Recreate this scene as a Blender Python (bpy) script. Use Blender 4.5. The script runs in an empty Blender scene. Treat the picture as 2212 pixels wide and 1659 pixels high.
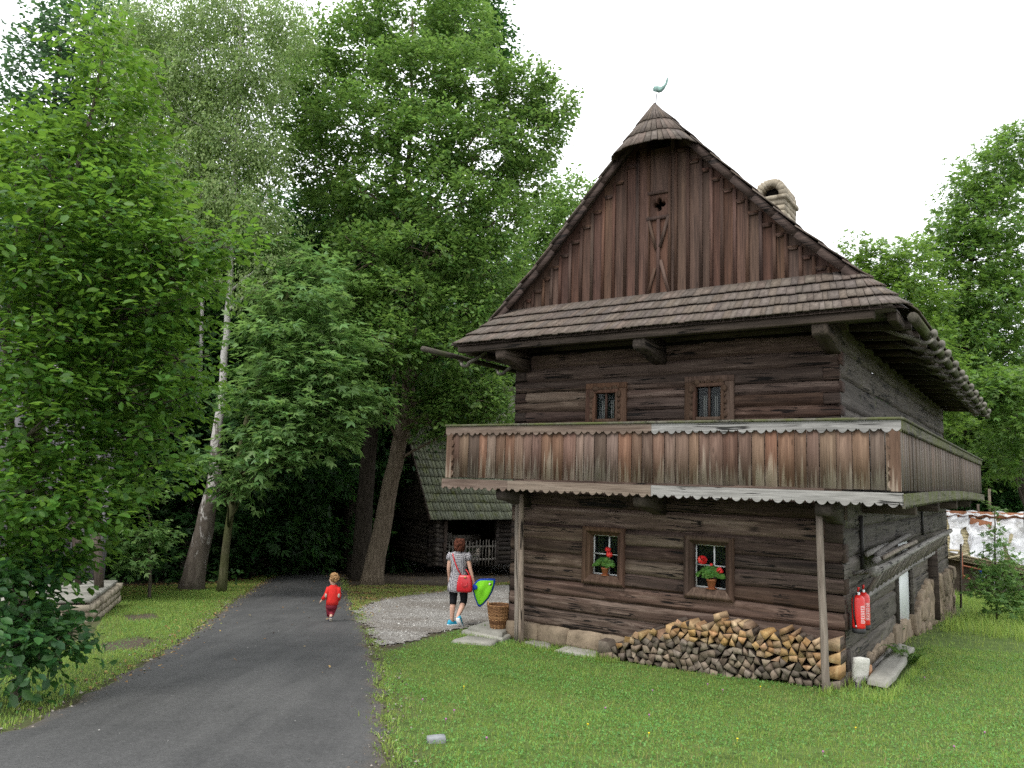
EXPOSURE = 0.8; GRASS_N = 110000; LEAF_K = 1.0
import bpy, math, random
import numpy as np
from mathutils import Vector, Matrix, noise
R = math.radians
random.seed(7); rng = np.random.default_rng(7)
scene = bpy.context.scene; COL = scene.collection

# ------------------------------------------------------------------ camera survey (eye at z = 0)
PW, PH, FPX, PITCH, ROLL = 2212.0, 1659.0, 1687.34, .1206, .0305
_f = np.array([0, math.cos(PITCH), math.sin(PITCH)]); _u = np.array([0, -math.sin(PITCH), math.cos(PITCH)]); _r = np.array([1., 0, 0])
_c, _s = math.cos(ROLL), math.sin(ROLL); _r, _u = _c*_r+_s*_u, -_s*_r+_c*_u
def ray(x, y): return _f+_r*((x-1106)/FPX)-_u*((y-829.5)/FPX)
def at(x, y, d):
    q = ray(x, y); return q*(d/q[1])
YAW = .9694
HA = np.array([4.7873, 11.3, 0.]); HU = np.array([-math.sin(YAW), math.cos(YAW), 0]); HV = np.array([math.cos(YAW), math.sin(YAW), 0])
def hw(u, v, w): return HA+HU*u+HV*v+np.array([0, 0, w])

# ------------------------------------------------------------------ terrain
_cp = [(*hw(.15,-.7,0)[:2],-2.72),(*hw(1.2,-.5,0)[:2],-2.83),(*hw(2.45,-.5,0)[:2],-2.85),(*hw(3.4,-.5,0)[:2],-2.84),(*hw(5.5,-.5,0)[:2],-2.80),
       (*hw(-.4,5,0)[:2],-2.84),(*hw(-.4,1.5,0)[:2],-2.76),(*hw(-.4,9,0)[:2],-3.1),(*hw(-.4,14,0)[:2],-3.5),(*hw(-3,4,0)[:2],-2.98),(*hw(-4,10,0)[:2],-3.3),(*hw(3,5,0)[:2],-2.8),(*hw(3,10,0)[:2],-3.2),(-1,15.4,-2.88),(-3.3,15.2,-2.86)]
_cp = np.array(_cp)
def Gbase(x, y):
    yy = np.clip(y, -6, 75); return -(1.8+.07*yy)
_rs = _cp[:, 2]-Gbase(_cp[:, 0], _cp[:, 1])
def G(x, y):
    x = np.asarray(x, float); y = np.asarray(y, float)
    num = 0.; den = .3
    for (a, b, _), r in zip(_cp, _rs):
        k = np.exp(-((x-a)**2+(y-b)**2)/(2*1.7**2)); num = num+k*r; den = den+k
    return Gbase(x, y)+num/den
def gnd(px, py):
    q = ray(px, py); lo, hi = 1., 120.
    for _ in range(50):
        m = (lo+hi)/2; P = q*m
        if P[2] > float(G(P[0], P[1])): lo = m
        else: hi = m
    return q*lo

# ------------------------------------------------------------------ objects
def link(o, parent=None):
    COL.objects.link(o)
    if parent is not None: o.parent = parent
    return o
def tag(o, label=None, cat=None, group=None, kind=None):
    if label: o['label'] = label
    if cat: o['category'] = cat
    if group: o['group'] = group
    if kind: o['kind'] = kind
    return o
def empty(name, loc, rz=0, **k):
    o = bpy.data.objects.new(name, None); o.empty_display_size = .2
    o.location = loc; o.rotation_euler = (0, 0, rz); link(o); return tag(o, **k)

class MB:
    """collects faces of one mesh"""
    def __init__(s): s.v = []; s.f = []; s.r = []; s.m = []; s.n = 0
    def add(s, verts, faces, rnd=0., mi=0):
        b = s.n; s.v.append(np.asarray(verts, float).reshape(-1, 3)); k = len(s.v[-1]); s.n += k
        s.r.append(np.full(k, rnd) if np.isscalar(rnd) else np.asarray(rnd, float))
        for f in faces: s.f.append([i+b for i in f])
        s.m += [mi]*len(faces); return s
    def box(s, c, d, rot=None, rnd=None, mi=0, bev=.0):
        rnd = random.random() if rnd is None else rnd
        x, y, z = d[0]/2, d[1]/2, d[2]/2
        if bev <= 0:
            V = np.array([(-x,-y,-z),(x,-y,-z),(x,y,-z),(-x,y,-z),(-x,-y,z),(x,-y,z),(x,y,z),(-x,y,z)])
            F = [(0,3,2,1),(4,5,6,7),(0,1,5,4),(1,2,6,5),(2,3,7,6),(3,0,4,7)]
        else:
            V = []; F = []
            b = min(bev, x*.9, y*.9, z*.9)
            ring = lambda zz, q: [(-x+q,-y+q-q,zz),(x-q,-y,zz),(x,-y+q,zz),(x,y-q,zz),(x-q,y,zz),(-x+q,y,zz),(-x,y-q,zz),(-x,-y+q,zz)]
            inner = lambda zz: [(-x+b,-y+b,zz),(x-b,-y+b,zz),(x-b,-y+b,zz),(x-b,y-b,zz),(x-b,y-b,zz),(-x+b,y-b,zz),(-x+b,y-b,zz),(-x+b,-y+b,zz)]
            V = inner(-z)+ring(-z+b, b)+ring(z-b, b)+inner(z)
            for j in range(3):
                for i in range(8): F.append((j*8+i, j*8+(i+1)%8, (j+1)*8+(i+1)%8, (j+1)*8+i))
            F += [(7,5,3,1),(24,26,28,30)]
            V = np.array(V)
        V = V.copy()
        if rot is not None: V = V@np.array(rot.to_3x3()).T
        return s.add(V+np.asarray(c, float), F, rnd, mi)
    def bar(s, p, q, w, h, up=(0,0,1), rnd=None, mi=0, bev=0):
        p = Vector(p); q = Vector(q); d = q-p; L = d.length; x = d.normalized(); up = Vector(up)
        y = up.cross(x)
        if y.length < 1e-4: y = Vector((0,1,0)).cross(x)
        y.normalize(); z = x.cross(y)
        M = Matrix((x, y, z)).transposed()
        return s.box((p+q)/2, (L, w, h), M, rnd, mi, bev)
    def tube(s, pts, rad, n=8, cap=True, rnd=None, mi=0, wob=0.):
        pts = [np.asarray(p, float) for p in pts]; k = len(pts)
        rad = [rad]*k if np.isscalar(rad) else rad
        rnd = random.random() if rnd is None else rnd
        V = []; ref = None
        for i in range(k):
            t = pts[min(i+1, k-1)]-pts[max(i-1, 0)]; t = t/(np.linalg.norm(t)+1e-9)
            if ref is None: ref = np.array([1., 0, 0]) if abs(t[0]) < .8 else np.array([0, 1., 0])
            a = ref-t*(ref@t); a /= np.linalg.norm(a)+1e-9; ref = a; b = np.cross(t, a)
            for j in range(n):
                th = 2*math.pi*j/n; rr = rad[i]*(1+wob*(random.random()-.5))
                V.append(pts[i]+(a*math.cos(th)+b*math.sin(th))*rr)
        F = [(i*n+j, i*n+(j+1)%n, (i+1)*n+(j+1)%n, (i+1)*n+j) for i in range(k-1) for j in range(n)]
        if cap: F += [tuple(range(n-1, -1, -1)), tuple((k-1)*n+j for j in range(n))]
        return s.add(V, F, rnd, mi)
    def grid(s, P, rnd=0., mi=0, closed=False, flip=False):
        P = np.asarray(P, float); a, b = P.shape[:2]
        F = []
        for i in range(a-1):
            for j in range(b-1 if not closed else b):
                j2 = (j+1) % b; q = (i*b+j, i*b+j2, (i+1)*b+j2, (i+1)*b+j); F.append(q[::-1] if flip else q)
        r = rnd if np.isscalar(rnd) else np.asarray(rnd).reshape(-1)
        return s.add(P.reshape(-1, 3), F, r, mi)
    def lathe(s, prof, c=(0,0,0), n=20, rnd=0., mi=0, ax=None, sq=(1,1)):
        P = np.array([[(r*math.cos(2*math.pi*j/n)*sq[0], r*math.sin(2*math.pi*j/n)*sq[1], z) for j in range(n)] for r, z in prof])
        if ax is not None: P = P@np.array(ax.to_3x3()).T
        return s.grid(P+np.asarray(c, float), rnd, mi, closed=True)
    def blob(s, c, r, nu=10, nv=7, rnd=0., mi=0, rot=None, rough=0.):
        r = (r, r, r) if np.isscalar(r) else r
        P = []
        for i in range(nv+1):
            ph = math.pi*i/nv
            for j in range(nu):
                th = 2*math.pi*j/nu; p = np.array([math.sin(ph)*math.cos(th), math.sin(ph)*math.sin(th), -math.cos(ph)])
                k = 1+rough*noise.noise(Vector(p*2.3+np.asarray(c)*3.1))
                P.append(p*k*np.array(r))
        P = np.array(P).reshape(nv+1, nu, 3)
        if rot is not None: P = P@np.array(rot.to_3x3()).T
        return s.grid(P+np.asarray(c, float), rnd, mi, closed=True)
    def prism(s, poly, fn, rnd=0., mi=0, mi_side=None):
        """poly: 2-D outline; fn(x, y, t) -> 3-D, t=0 front, t=1 back"""
        k = len(poly); V = [fn(x, y, 0) for x, y in poly]+[fn(x, y, 1) for x, y in poly]
        s.add(V, [tuple(range(k)), tuple(range(2*k-1, k-1, -1))], rnd, mi)
        b = s.n-2*k; ms = mi if mi_side is None else mi_side
        for i in range(k): s.f.append([b+i, b+k+i, b+k+(i+1)%k, b+(i+1)%k]); s.m.append(ms)
        return s
    def build(s, name, mats, parent=None, loc=(0,0,0), smooth=False, keep=None):
        me = bpy.data.meshes.new(name)
        V = np.concatenate(s.v) if s.v else np.zeros((0, 3))
        fast_mesh(me, V, s.f)
        at_ = me.attributes.new('rnd', 'FLOAT', 'POINT'); at_.data.foreach_set('value', np.concatenate(s.r).astype(np.float32))
        mats = mats if isinstance(mats, (list, tuple)) else [mats]
        for m in mats: me.materials.append(m)
        if any(s.m): me.polygons.foreach_set('material_index', np.array(s.m, np.int32))
        if smooth: me.polygons.foreach_set('use_smooth', np.ones(len(s.f), bool))
        me.update(); me.validate()
        o = bpy.data.objects.new(name, me); o.location = loc
        return link(o, parent)
def fast_mesh(me, V, F):
    me.vertices.add(len(V)); me.vertices.foreach_set('co', np.asarray(V, np.float32).ravel())
    tot = np.array([len(f) for f in F], np.int32)
    idx = np.fromiter((i for f in F for i in f), np.int32, int(tot.sum()))
    me.loops.add(len(idx)); me.loops.foreach_set('vertex_index', idx)
    me.polygons.add(len(F)); me.polygons.foreach_set('loop_start', np.concatenate([[0], np.cumsum(tot)[:-1]]).astype(np.int32))
    try: me.polygons.foreach_set('loop_total', tot)
    except Exception: pass
    me.update(calc_edges=True)
def np_mesh(name, V, Fq, mat, rnd=None, parent=None, smooth=False, mats=None, mi=None):
    """V (n,3); Fq (m,k) equal-size faces"""
    me = bpy.data.meshes.new(name); Fq = np.asarray(Fq, np.int32); m, k = Fq.shape
    me.vertices.add(len(V)); me.vertices.foreach_set('co', np.asarray(V, np.float32).ravel())
    me.loops.add(m*k); me.loops.foreach_set('vertex_index', Fq.ravel())
    me.polygons.add(m); me.polygons.foreach_set('loop_start', np.arange(0, m*k, k, dtype=np.int32))
    try: me.polygons.foreach_set('loop_total', np.full(m, k, np.int32))
    except Exception: pass
    me.update(calc_edges=True)
    if rnd is not None:
        a = me.attributes.new('rnd', 'FLOAT', 'POINT'); a.data.foreach_set('value', np.asarray(rnd, np.float32))
    for q in (mats or [mat]): me.materials.append(q)
    if mi is not None: me.polygons.foreach_set('material_index', np.asarray(mi, np.int32))
    if smooth: me.polygons.foreach_set('use_smooth', np.ones(m, bool))
    o = bpy.data.objects.new(name, me); return link(o, parent)

# ------------------------------------------------------------------ materials
class NT:
    def __init__(s, name):
        s.mat = bpy.data.materials.new(name); s.mat.use_nodes = True; s.t = s.mat.node_tree; s.t.nodes.clear()
        s.out = s.n('ShaderNodeOutputMaterial')
    def n(s, ty, **k):
        d = s.t.nodes.new(ty)
        for a, b in k.items(): setattr(d, a, b)
        return d
    def l(s, a, b): s.t.links.new(a, b)
    def set(s, sock, v):
        if hasattr(v, 'links') or isinstance(v, bpy.types.NodeSocket): s.l(v, sock)
        else: sock.default_value = v
    def obj(s): return s.n('ShaderNodeTexCoord').outputs['Object']
    def rnd(s): return s.n('ShaderNodeAttribute', attribute_name='rnd').outputs['Fac']
    def attr(s, nm): return s.n('ShaderNodeAttribute', attribute_name=nm).outputs['Fac']
    def math(s, op, a, b=0., clamp=False):
        d = s.n('ShaderNodeMath', operation=op, use_clamp=clamp); s.set(d.inputs[0], a); s.set(d.inputs[1], b); return d.outputs[0]
    def mapn(s, vec, scale=(1,1,1), rndoff=None, rot=None):
        if rndoff is not None:
            c = s.n('ShaderNodeCombineXYZ')
            for i, k in enumerate((17.3, 9.1, 23.7)): s.set(c.inputs[i], s.math('MULTIPLY', rndoff, k))
            ad = s.n('ShaderNodeVectorMath', operation='ADD'); s.l(vec, ad.inputs[0]); s.l(c.outputs[0], ad.inputs[1]); vec = ad.outputs[0]
        m = s.n('ShaderNodeMapping'); s.l(vec, m.inputs[0]); m.inputs['Scale'].default_value = scale
        if rot: m.inputs['Rotation'].default_value = rot
        return m.outputs[0]
    def noise(s, vec, scale=1., detail=4., rough=.55, dist=0.):
        d = s.n('ShaderNodeTexNoise'); s.l(vec, d.inputs['Vector']); d.inputs['Scale'].default_value = scale
        d.inputs['Detail'].default_value = detail; d.inputs['Roughness'].default_value = rough; d.inputs['Distortion'].default_value = dist
        return d.outputs['Fac']
    def voro(s, vec, scale=1., feature='F1', out='Distance'):
        d = s.n('ShaderNodeTexVoronoi', feature=feature); s.l(vec, d.inputs['Vector']); d.inputs['Scale'].default_value = scale
        return d.outputs[out]
    def ramp(s, fac, stops, interp='LINEAR'):
        d = s.n('ShaderNodeValToRGB'); s.set(d.inputs[0], fac); e = d.color_ramp.elements; d.color_ramp.interpolation = interp
        while len(e) < len(stops): e.new(.5)
        for k, (p, c) in zip(e, stops):
            k.position = p; k.color = (c, c, c, 1) if np.isscalar(c) else (*c, 1)
        return d.outputs[0]
    def mix(s, fac, a, b, mode='MIX'):
        d = s.n('ShaderNodeMix', data_type='RGBA', blend_type=mode)
        s.set(d.inputs[0], fac)
        for i, v in ((6, a), (7, b)):
            if isinstance(v, tuple) and len(v) == 3: v = (*v, 1)
            s.set(d.inputs[i], v)
        return d.outputs[2]
    def hsv(s, col, h=.5, sat=1., val=1.):
        d = s.n('ShaderNodeHueSaturation'); s.set(d.inputs['Color'], col if not isinstance(col, tuple) else (*col, 1))
        s.set(d.inputs['Hue'], h); s.set(d.inputs['Saturation'], sat); s.set(d.inputs['Value'], val); return d.outputs[0]
    def rng(s, x, a, b): return s.math('ADD', s.math('MULTIPLY', x, b-a), a)
    def bump(s, h, strength=.4, dist=.02):
        d = s.n('ShaderNodeBump'); s.l(h, d.inputs['Height']); d.inputs['Strength'].default_value = strength; d.inputs['Distance'].default_value = dist
        return d.outputs[0]
    def bsdf(s, col, rough=.8, nrm=None, spec=.3, metal=0., **k):
        d = s.n('ShaderNodeBsdfPrincipled')
        s.set(d.inputs['Base Color'], (*col, 1) if isinstance(col, tuple) else col)
        s.set(d.inputs['Roughness'], rough); d.inputs['Specular IOR Level'].default_value = spec; d.inputs['Metallic'].default_value = metal
        if nrm is not None: s.l(nrm, d.inputs['Normal'])
        for a, b in k.items(): d.inputs[a].default_value = b
        s.l(d.outputs[0], s.out.inputs[0]); return d
    def done(s): return s.mat

def wood(name, dark, mid, light, axis='x', grain=1., wet=.5, cracks=True, val=(.75, 1.25), moss=0., rough=.8, big=1.1, lowpale=None, tones=None):
    """weathered timber; grain runs along the local axis; rnd shifts grain and tone from piece to piece"""
    t = NT(name); o = t.obj(); rd = t.rnd()
    sc = {'x': (.55, 9, 9), 'y': (9, .55, 9), 'z': (11, 11, .55)}[axis]
    v = t.mapn(o, tuple(q*grain for q in sc), rd)
    g = t.noise(v, 1.3, 6, .62, .9)
    sc2 = {'x': (.35, 3, 3), 'y': (3, .35, 3), 'z': (3, 3, .35)}[axis]
    p = t.noise(t.mapn(o, tuple(q*big for q in sc2), rd), 1., 4, .6, .4)
    col = t.ramp(g, [(.28, dark), (.5, mid), (.74, light)])
    col = t.mix(t.ramp(p, [(.38, 0.), (.66, wet)]), col, tuple(.5*(a+b) for a, b in zip(mid, light)))
    fine = t.noise(t.mapn(o, tuple(q*grain*3 for q in sc), rd), 1.6, 3, .6, .4)
    col = t.mix(.55, col, t.ramp(fine, [(.3, .35), (.62, 1.)]), 'MULTIPLY')
    h = t.math('ADD', t.math('MULTIPLY', g, .6), t.math('MULTIPLY', fine, .4))
    if cracks:
        sc3 = {'x': (.45, 13, 13), 'y': (13, .45, 13), 'z': (13, 13, .45)}[axis]
        k = t.noise(t.mapn(o, sc3, rd), 1.1, 2, .5, .25)
        ck = t.ramp(t.math('ABSOLUTE', t.math('SUBTRACT', k, .5)), [(.0, 1.), (.018, .95), (.034, 0.)])
        pk = t.ramp(t.noise(t.mapn(o, (1.4, 1.4, 1.4), rd), 1., 1), [(.5, 0.), (.56, 1.)])
        ck = t.math('MULTIPLY', ck, pk)
        col = t.mix(ck, col, tuple(q*.18 for q in dark)); h = t.math('SUBTRACT', h, ck)
    kn = t.voro(t.mapn(o, {'x': (1.3, 4.5, 4.5), 'y': (4.5, 1.3, 4.5), 'z': (4.5, 4.5, 1.3)}[axis], rd), 1.)
    col = t.mix(t.ramp(kn, [(.04, .6), (.08, 0.)]), col, tuple(q*.55 for q in dark))
    if tones:
        col = t.mix(1., col, t.ramp(t.math('FRACT', t.math('MULTIPLY', rd, 5.71)), tones), 'MULTIPLY')
    if lowpale:
        z = t.n('ShaderNodeSeparateXYZ'); t.l(o, z.inputs[0])
        st = t.noise(t.mapn(o, (22, 22, .8), rd), 1., 3)
        zz = t.math('DIVIDE', t.math('SUBTRACT', lowpale[1], z.outputs[2]), lowpale[1]-lowpale[0])
        k = t.math('ADD', zz, t.math('MULTIPLY', t.math('SUBTRACT', st, .5), 2.2))
        col = t.mix(t.ramp(k, [(.7, 0.), (1.35, .6)]), col, lowpale[2])
    if moss > 0:
        ms = t.noise(t.mapn(o, (2.2, 2.2, 2.2)), 1.3, 5, .65)
        col = t.mix(t.ramp(ms, [(.62-moss*.3, 0.), (.75-moss*.2, .9)]), col, (.075, .085, .018))
    col = t.hsv(col, t.rng(t.math('FRACT', t.math('MULTIPLY', rd, 7.77)), .49, .51), t.rng(t.math('FRACT', t.math('MULTIPLY', rd, 3.1)), .8, 1.1), t.rng(rd, *val))
    t.bsdf(col, rough, t.bump(h, .55, .012), .25); return t.done()

def leafmat(name, a, b, trans=.45, tcol=(.25, .5, .04), val=(.6, 1.35), gloss=.38):
    t = NT(name); rd = t.rnd()
    col = t.mix(t.math('FRACT', t.math('MULTIPLY', rd, 5.3)), a, b)
    col = t.hsv(col, t.rng(t.math('FRACT', t.math('MULTIPLY', rd, 11.9)), .485, .512), 1., t.rng(rd, *val))
    d = t.bsdf(col, .5, None, gloss)
    tr = t.n('ShaderNodeBsdfTranslucent'); t.l(t.mix(.45, t.hsv(col, .49, 1., 1.7), tcol), tr.inputs[0])
    mx = t.n('ShaderNodeMixShader'); mx.inputs[0].default_value = trans
    t.l(d.outputs[0], mx.inputs[1]); t.l(tr.outputs[0], mx.inputs[2]); t.l(mx.outputs[0], t.out.inputs[0]); return t.done()

def bark(name, dark, light, scale=(7, 7, 1.5), moss=.0, strength=.9):
    t = NT(name); o = t.obj()
    n = t.noise(t.mapn(o, scale), 2., 6, .65, .6); n2 = t.noise(o, 1.2, 3)
    col = t.ramp(n, [(.3, dark), (.7, light)])
    if moss > 0: col = t.mix(t.ramp(n2, [(.5-moss*.3, 0.), (.7-moss*.2, .8)]), col, (.06, .075, .02))
    t.bsdf(col, .9, t.bump(n, strength, .03), .15); return t.done()

def plain(name, col, rough=.6, spec=.35, var=.12, sc=6., metal=0., bump=.0):
    t = NT(name); o = t.obj(); n = t.noise(o, sc, 5, .6)
    c = t.mix(t.ramp(n, [(.3, 0.), (.7, 1.)]), tuple(q*(1-var) for q in col), tuple(min(1, q*(1+var)) for q in col))
    t.bsdf(c, rough, t.bump(n, bump, .01) if bump else None, spec, metal); return t.done()

def stone(name, a, b, sc=5., rough=.9, moss=0.):
    t = NT(name); o = t.mapn(t.obj(), (1,1,1), t.rnd()); n = t.noise(o, sc, 8, .68, .3); m = t.noise(o, sc*.25, 3); fine = t.noise(o, sc*9, 4)
    col = t.ramp(n, [(.28, a), (.72, b)]); col = t.mix(.4, col, t.ramp(fine, [(.3, .5), (.7, 1.)]), 'MULTIPLY')
    if moss: col = t.mix(t.ramp(m, [(.5, 0.), (.68, moss)]), col, (.07, .08, .025))
    col = t.hsv(col, .5, 1., t.rng(t.rnd(), .8, 1.15))
    t.bsdf(col, rough, t.bump(t.math('ADD', n, t.math('MULTIPLY', fine, .4)), .7, .02), .2); return t.done()
# ------------------------------------------------------------------ camera, light, sky
cam = bpy.data.cameras.new('camera'); co = bpy.data.objects.new('camera', cam); COL.objects.link(co); scene.camera = co
cam.sensor_fit = 'HORIZONTAL'; cam.sensor_width = 36; cam.lens = 36*FPX/PW; cam.clip_start = .1; cam.clip_end = 2000
co.matrix_world = Matrix(((_r[0], _u[0], -_f[0], 0), (_r[1], _u[1], -_f[1], 0), (_r[2], _u[2], -_f[2], 0), (0, 0, 0, 1)))
SUN_EL, SUN_AZ = R(58), R(215)          # azimuth clockwise from +y
sd = Vector((math.sin(SUN_AZ)*math.cos(SUN_EL), math.cos(SUN_AZ)*math.cos(SUN_EL), math.sin(SUN_EL)))
sl = bpy.data.lights.new('sun', 'SUN'); sl.energy = 1.4; sl.angle = R(20); sl.color = (1, .97, .92)
so = bpy.data.objects.new('sun', sl); COL.objects.link(so); so.rotation_euler = sd.to_track_quat('Z', 'Y').to_euler(); so.location = (0, 0, 40)
wd = bpy.data.worlds.new('World'); scene.world = wd; wd.use_nodes = True
w = wd.node_tree; w.nodes.clear()
sky = w.nodes.new('ShaderNodeTexSky'); sky.sky_type = 'NISHITA'; sky.sun_disc = False; sky.sun_elevation = SUN_EL; sky.sun_rotation = SUN_AZ
tc = w.nodes.new('ShaderNodeTexCoord'); nz = w.nodes.new('ShaderNodeTexNoise'); nz.inputs['Scale'].default_value = 2.6; nz.inputs['Detail'].default_value = 5
rp = w.nodes.new('ShaderNodeValToRGB'); rp.color_ramp.elements[0].position = .30; rp.color_ramp.elements[0].color = (.6, .6, .6, 1); rp.color_ramp.elements[1].position = .42; rp.color_ramp.elements[1].color = (1, 1, 1, 1)
mx = w.nodes.new('ShaderNodeMix'); mx.data_type = 'RGBA'; bg = w.nodes.new('ShaderNodeBackground'); wo = w.nodes.new('ShaderNodeOutputWorld')
w.links.new(tc.outputs['Generated'], nz.inputs['Vector']); w.links.new(nz.outputs['Fac'], rp.inputs[0]); w.links.new(rp.outputs[0], mx.inputs[0])
w.links.new(sky.outputs[0], mx.inputs[6]); mx.inputs[7].default_value = (11.5, 11.8, 12.2, 1); w.links.new(mx.outputs[2], bg.inputs[0])
bg.inputs[1].default_value = .1; w.links.new(bg.outputs[0], wo.inputs[0])
vs = scene.view_settings; vs.view_transform = 'Standard'; vs.look = 'None'; vs.gamma = 1; vs.exposure = EXPOSURE
scene.cycles.max_bounces = 6; scene.cycles.diffuse_bounces = 3; scene.cycles.glossy_bounces = 2; scene.cycles.transmission_bounces = 4
scene.cycles.transparent_max_bounces = 8; scene.cycles.caustics_reflective = False; scene.cycles.caustics_refractive = False
scene.cycles.use_denoising = False; scene.cycles.sample_clamp_indirect = 2.5

# ------------------------------------------------------------------ ground zones (world polygons surveyed on the terrain)
def wpoly(pts): return np.array([gnd(*p)[:2] for p in pts])
def inpoly(x, y, P):
    x = np.asarray(x); y = np.asarray(y); c = np.zeros(x.shape, bool); j = len(P)-1
    for i in range(len(P)):
        a, b = P[i], P[j]
        k = ((a[1] > y) != (b[1] > y)) & (x < (b[0]-a[0])*(y-a[1])/(b[1]-a[1]+1e-12)+a[0]); c ^= k; j = i
    return c
def polydist(x, y, P, closed=True):
    x = np.asarray(x, float); y = np.asarray(y, float); d = np.full(x.shape, 1e9)
    n = len(P) if closed else len(P)-1
    for i in range(n):
        a, b = P[i], P[(i+1) % len(P)]; ab = b-a; t = np.clip(((x-a[0])*ab[0]+(y-a[1])*ab[1])/(ab@ab+1e-9), 0, 1)
        d = np.minimum(d, np.hypot(x-a[0]-t*ab[0], y-a[1]-t*ab[1]))
    return d
def wig(x, y, s=1.):      # cheap smooth irregularity
    return (np.sin(x*3.1*s+1.3*np.sin(y*2.3*s))+np.sin(y*4.7*s+2.1*np.sin(x*1.9*s))+.6*np.sin((x+y)*9.3*s)+.5*np.sin((x-y)*14.1*s))/3.1
rl = [gnd(*p) for p in [(0,1583),(120,1532),(215,1480),(310,1430),(375,1392),(440,1345),(500,1300),(545,1270),(592,1243)]]
rr_ = [gnd(*p) for p in [(850,1659),(842,1600),(832,1540),(826,1450),(812,1405),(797,1375),(775,1325),(757,1290),(742,1262),(737,1240)]]
rl = [np.array([rl[0][0]-1.6*k, rl[0][1]-1.5*k, 0]) for k in (5, 3, 1.2)]+rl
rr_ = [np.array([rr_[0][0]+.06*k, rr_[0][1]-2.4*k, 0]) for k in (4, 2.5, 1)]+rr_
e1, e2 = rl[-1], rr_[-1]
for k in (1, 2, 3): rl.append(e1+np.array([-1.2*k*k*.6, 7*k, 0])); rr_.append(e2+np.array([-1.2*k*k*.6, 7*k, 0]))
def resample(P, n):
    P = np.array(P)[:, :2]; d = np.concatenate([[0], np.cumsum(np.hypot(*np.diff(P, axis=0).T))]); t = np.linspace(0, d[-1], n)
    return np.stack([np.interp(t, d, P[:, 0]), np.interp(t, d, P[:, 1])], 1)
RLs, RRs = resample(rl, 260), resample(rr_, 260)
ROAD = np.concatenate([RLs, RRs[::-1]])
GRAV = wpoly([(765,1325),(700+95,1302),(850,1290),(892,1282),(967,1276),(1070,1264),(1140,1266),(1140,1345),(1040,1352),(1000,1357),(969,1365),(906,1380),(850,1398),(820,1408),(790,1370)])
DIRT = wpoly([(760,1262),(820,1252),(900,1262),(1000,1262),(1120,1262),(1180,1240),(1000,1205),(940,1228),(820,1205),(800,1235)])
LAWN = np.concatenate([wpoly([(853,1659),(836,1540),(829,1450),(830,1412),(906,1386),(969,1369),(1002,1360),(1030,1352)]), np.array([hw(5.6,.3,0)[:2], hw(0,.3,0)[:2], hw(.3,14.2,0)[:2], (16, 30), (32, 30), (24, 3), (.4, 3)])])
VERGE = np.concatenate([np.array([p[:2] for p in rl[:12]]), wpoly([(525,1254),(470,1262),(262,1268)]), np.array([gnd(190,1390)[:2], (-9, 11), (-16, 8), (-16, 1)])])
PATCH = wpoly([(747,1272),(800,1262),(960,1268),(1100,1258),(1104,1262),(1060,1268),(960,1280),(880,1288),(800,1304),(768,1318),(752,1288)])
BARE = [wpoly([(215,1392),(300,1376),(345,1385),(300,1402),(225,1408)]), wpoly([(265,1330),(330,1326),(345,1336),(280,1342)])]

def soft(x, y, P, wdt=.35, amp=.25, s=1.):
    d = polydist(x, y, P); d = np.where(inpoly(x, y, P), d, -d)+amp*wig(x, y, s); return np.clip(d/wdt*.5+.5, 0, 1)
def graded(lo, hi, c, n, k=2.4):
    t = np.linspace(-1, 1, n); s = np.sinh(k*t)/np.sinh(k); return np.where(s < 0, c+s*(c-lo), c+s*(hi-c))
gx, gy = np.meshgrid(graded(-90, 95, 0, 330, 3.6), graded(-30, 150, 14, 330, 3.2))
gz = G(gx, gy)
P = np.stack([gx, gy, gz], -1).reshape(-1, 3); nx = gx.shape[1]
ii = np.arange(gx.shape[0]-1)[:, None]*nx+np.arange(nx-1)[None]; Fq = np.stack([ii, ii+1, ii+nx+1, ii+nx], -1).reshape(-1, 4)
t = NT('ground_soil'); o = t.obj()
n1 = t.noise(o, 3.2, 8, .7, .3); n2 = t.noise(o, .7, 4); n3 = t.noise(o, 38, 4, .6); n4 = t.voro(o, 26)
grass = t.ramp(n1, [(.3, (.055,.09,.022)), (.55, (.10,.15,.038)), (.75, (.16,.18,.06))])
dirt = t.mix(t.ramp(n2, [(.35, 0.), (.7, 1.)]), t.ramp(n1, [(.3, (.06,.047,.036)), (.7, (.13,.105,.08))]), (.11,.088,.066))
litter = t.ramp(n4, [(.1, (.16,.095,.04)), (.35, (.05,.036,.02)), (.6, (.028,.022,.014))])
col = t.mix(t.attr('lawn'), t.mix(.55, litter, dirt), grass)
col = t.mix(t.attr('dirt'), col, dirt); col = t.mix(t.attr('wood'), col, litter)
col = t.mix(.5, col, t.ramp(n3, [(.3, .45), (.7, 1.)]), 'MULTIPLY')
t.bsdf(col, .95, t.bump(t.math('ADD', n3, n1), .6, .02), .15)
go = np_mesh('ground', P, Fq, t.done(), smooth=True); tag(go, kind='structure')
X, Y = P[:, 0], P[:, 1]
lawn = np.maximum(np.maximum(soft(X, Y, LAWN), soft(X, Y, VERGE)), .35*soft(X, Y, PATCH, .6))
bare = np.maximum(soft(X, Y, BARE[0], .2, .12), soft(X, Y, BARE[1], .2, .12))
lawn = lawn*(1-bare)
for nm, val in (('lawn', lawn), ('dirt', np.clip(np.maximum(soft(X, Y, DIRT, .8)*.9, bare), 0, 1)), ('wood', np.clip((Y-21+.25*X*(X < 0)+wig(X, Y, .4)*1.5)/5, 0, 1)*(X < 14)*.85*(1-soft(X, Y, DIRT, .8)))):
    a = go.data.attributes.new(nm, 'FLOAT', 'POINT'); a.data.foreach_set('value', val.astype(np.float32))

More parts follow.
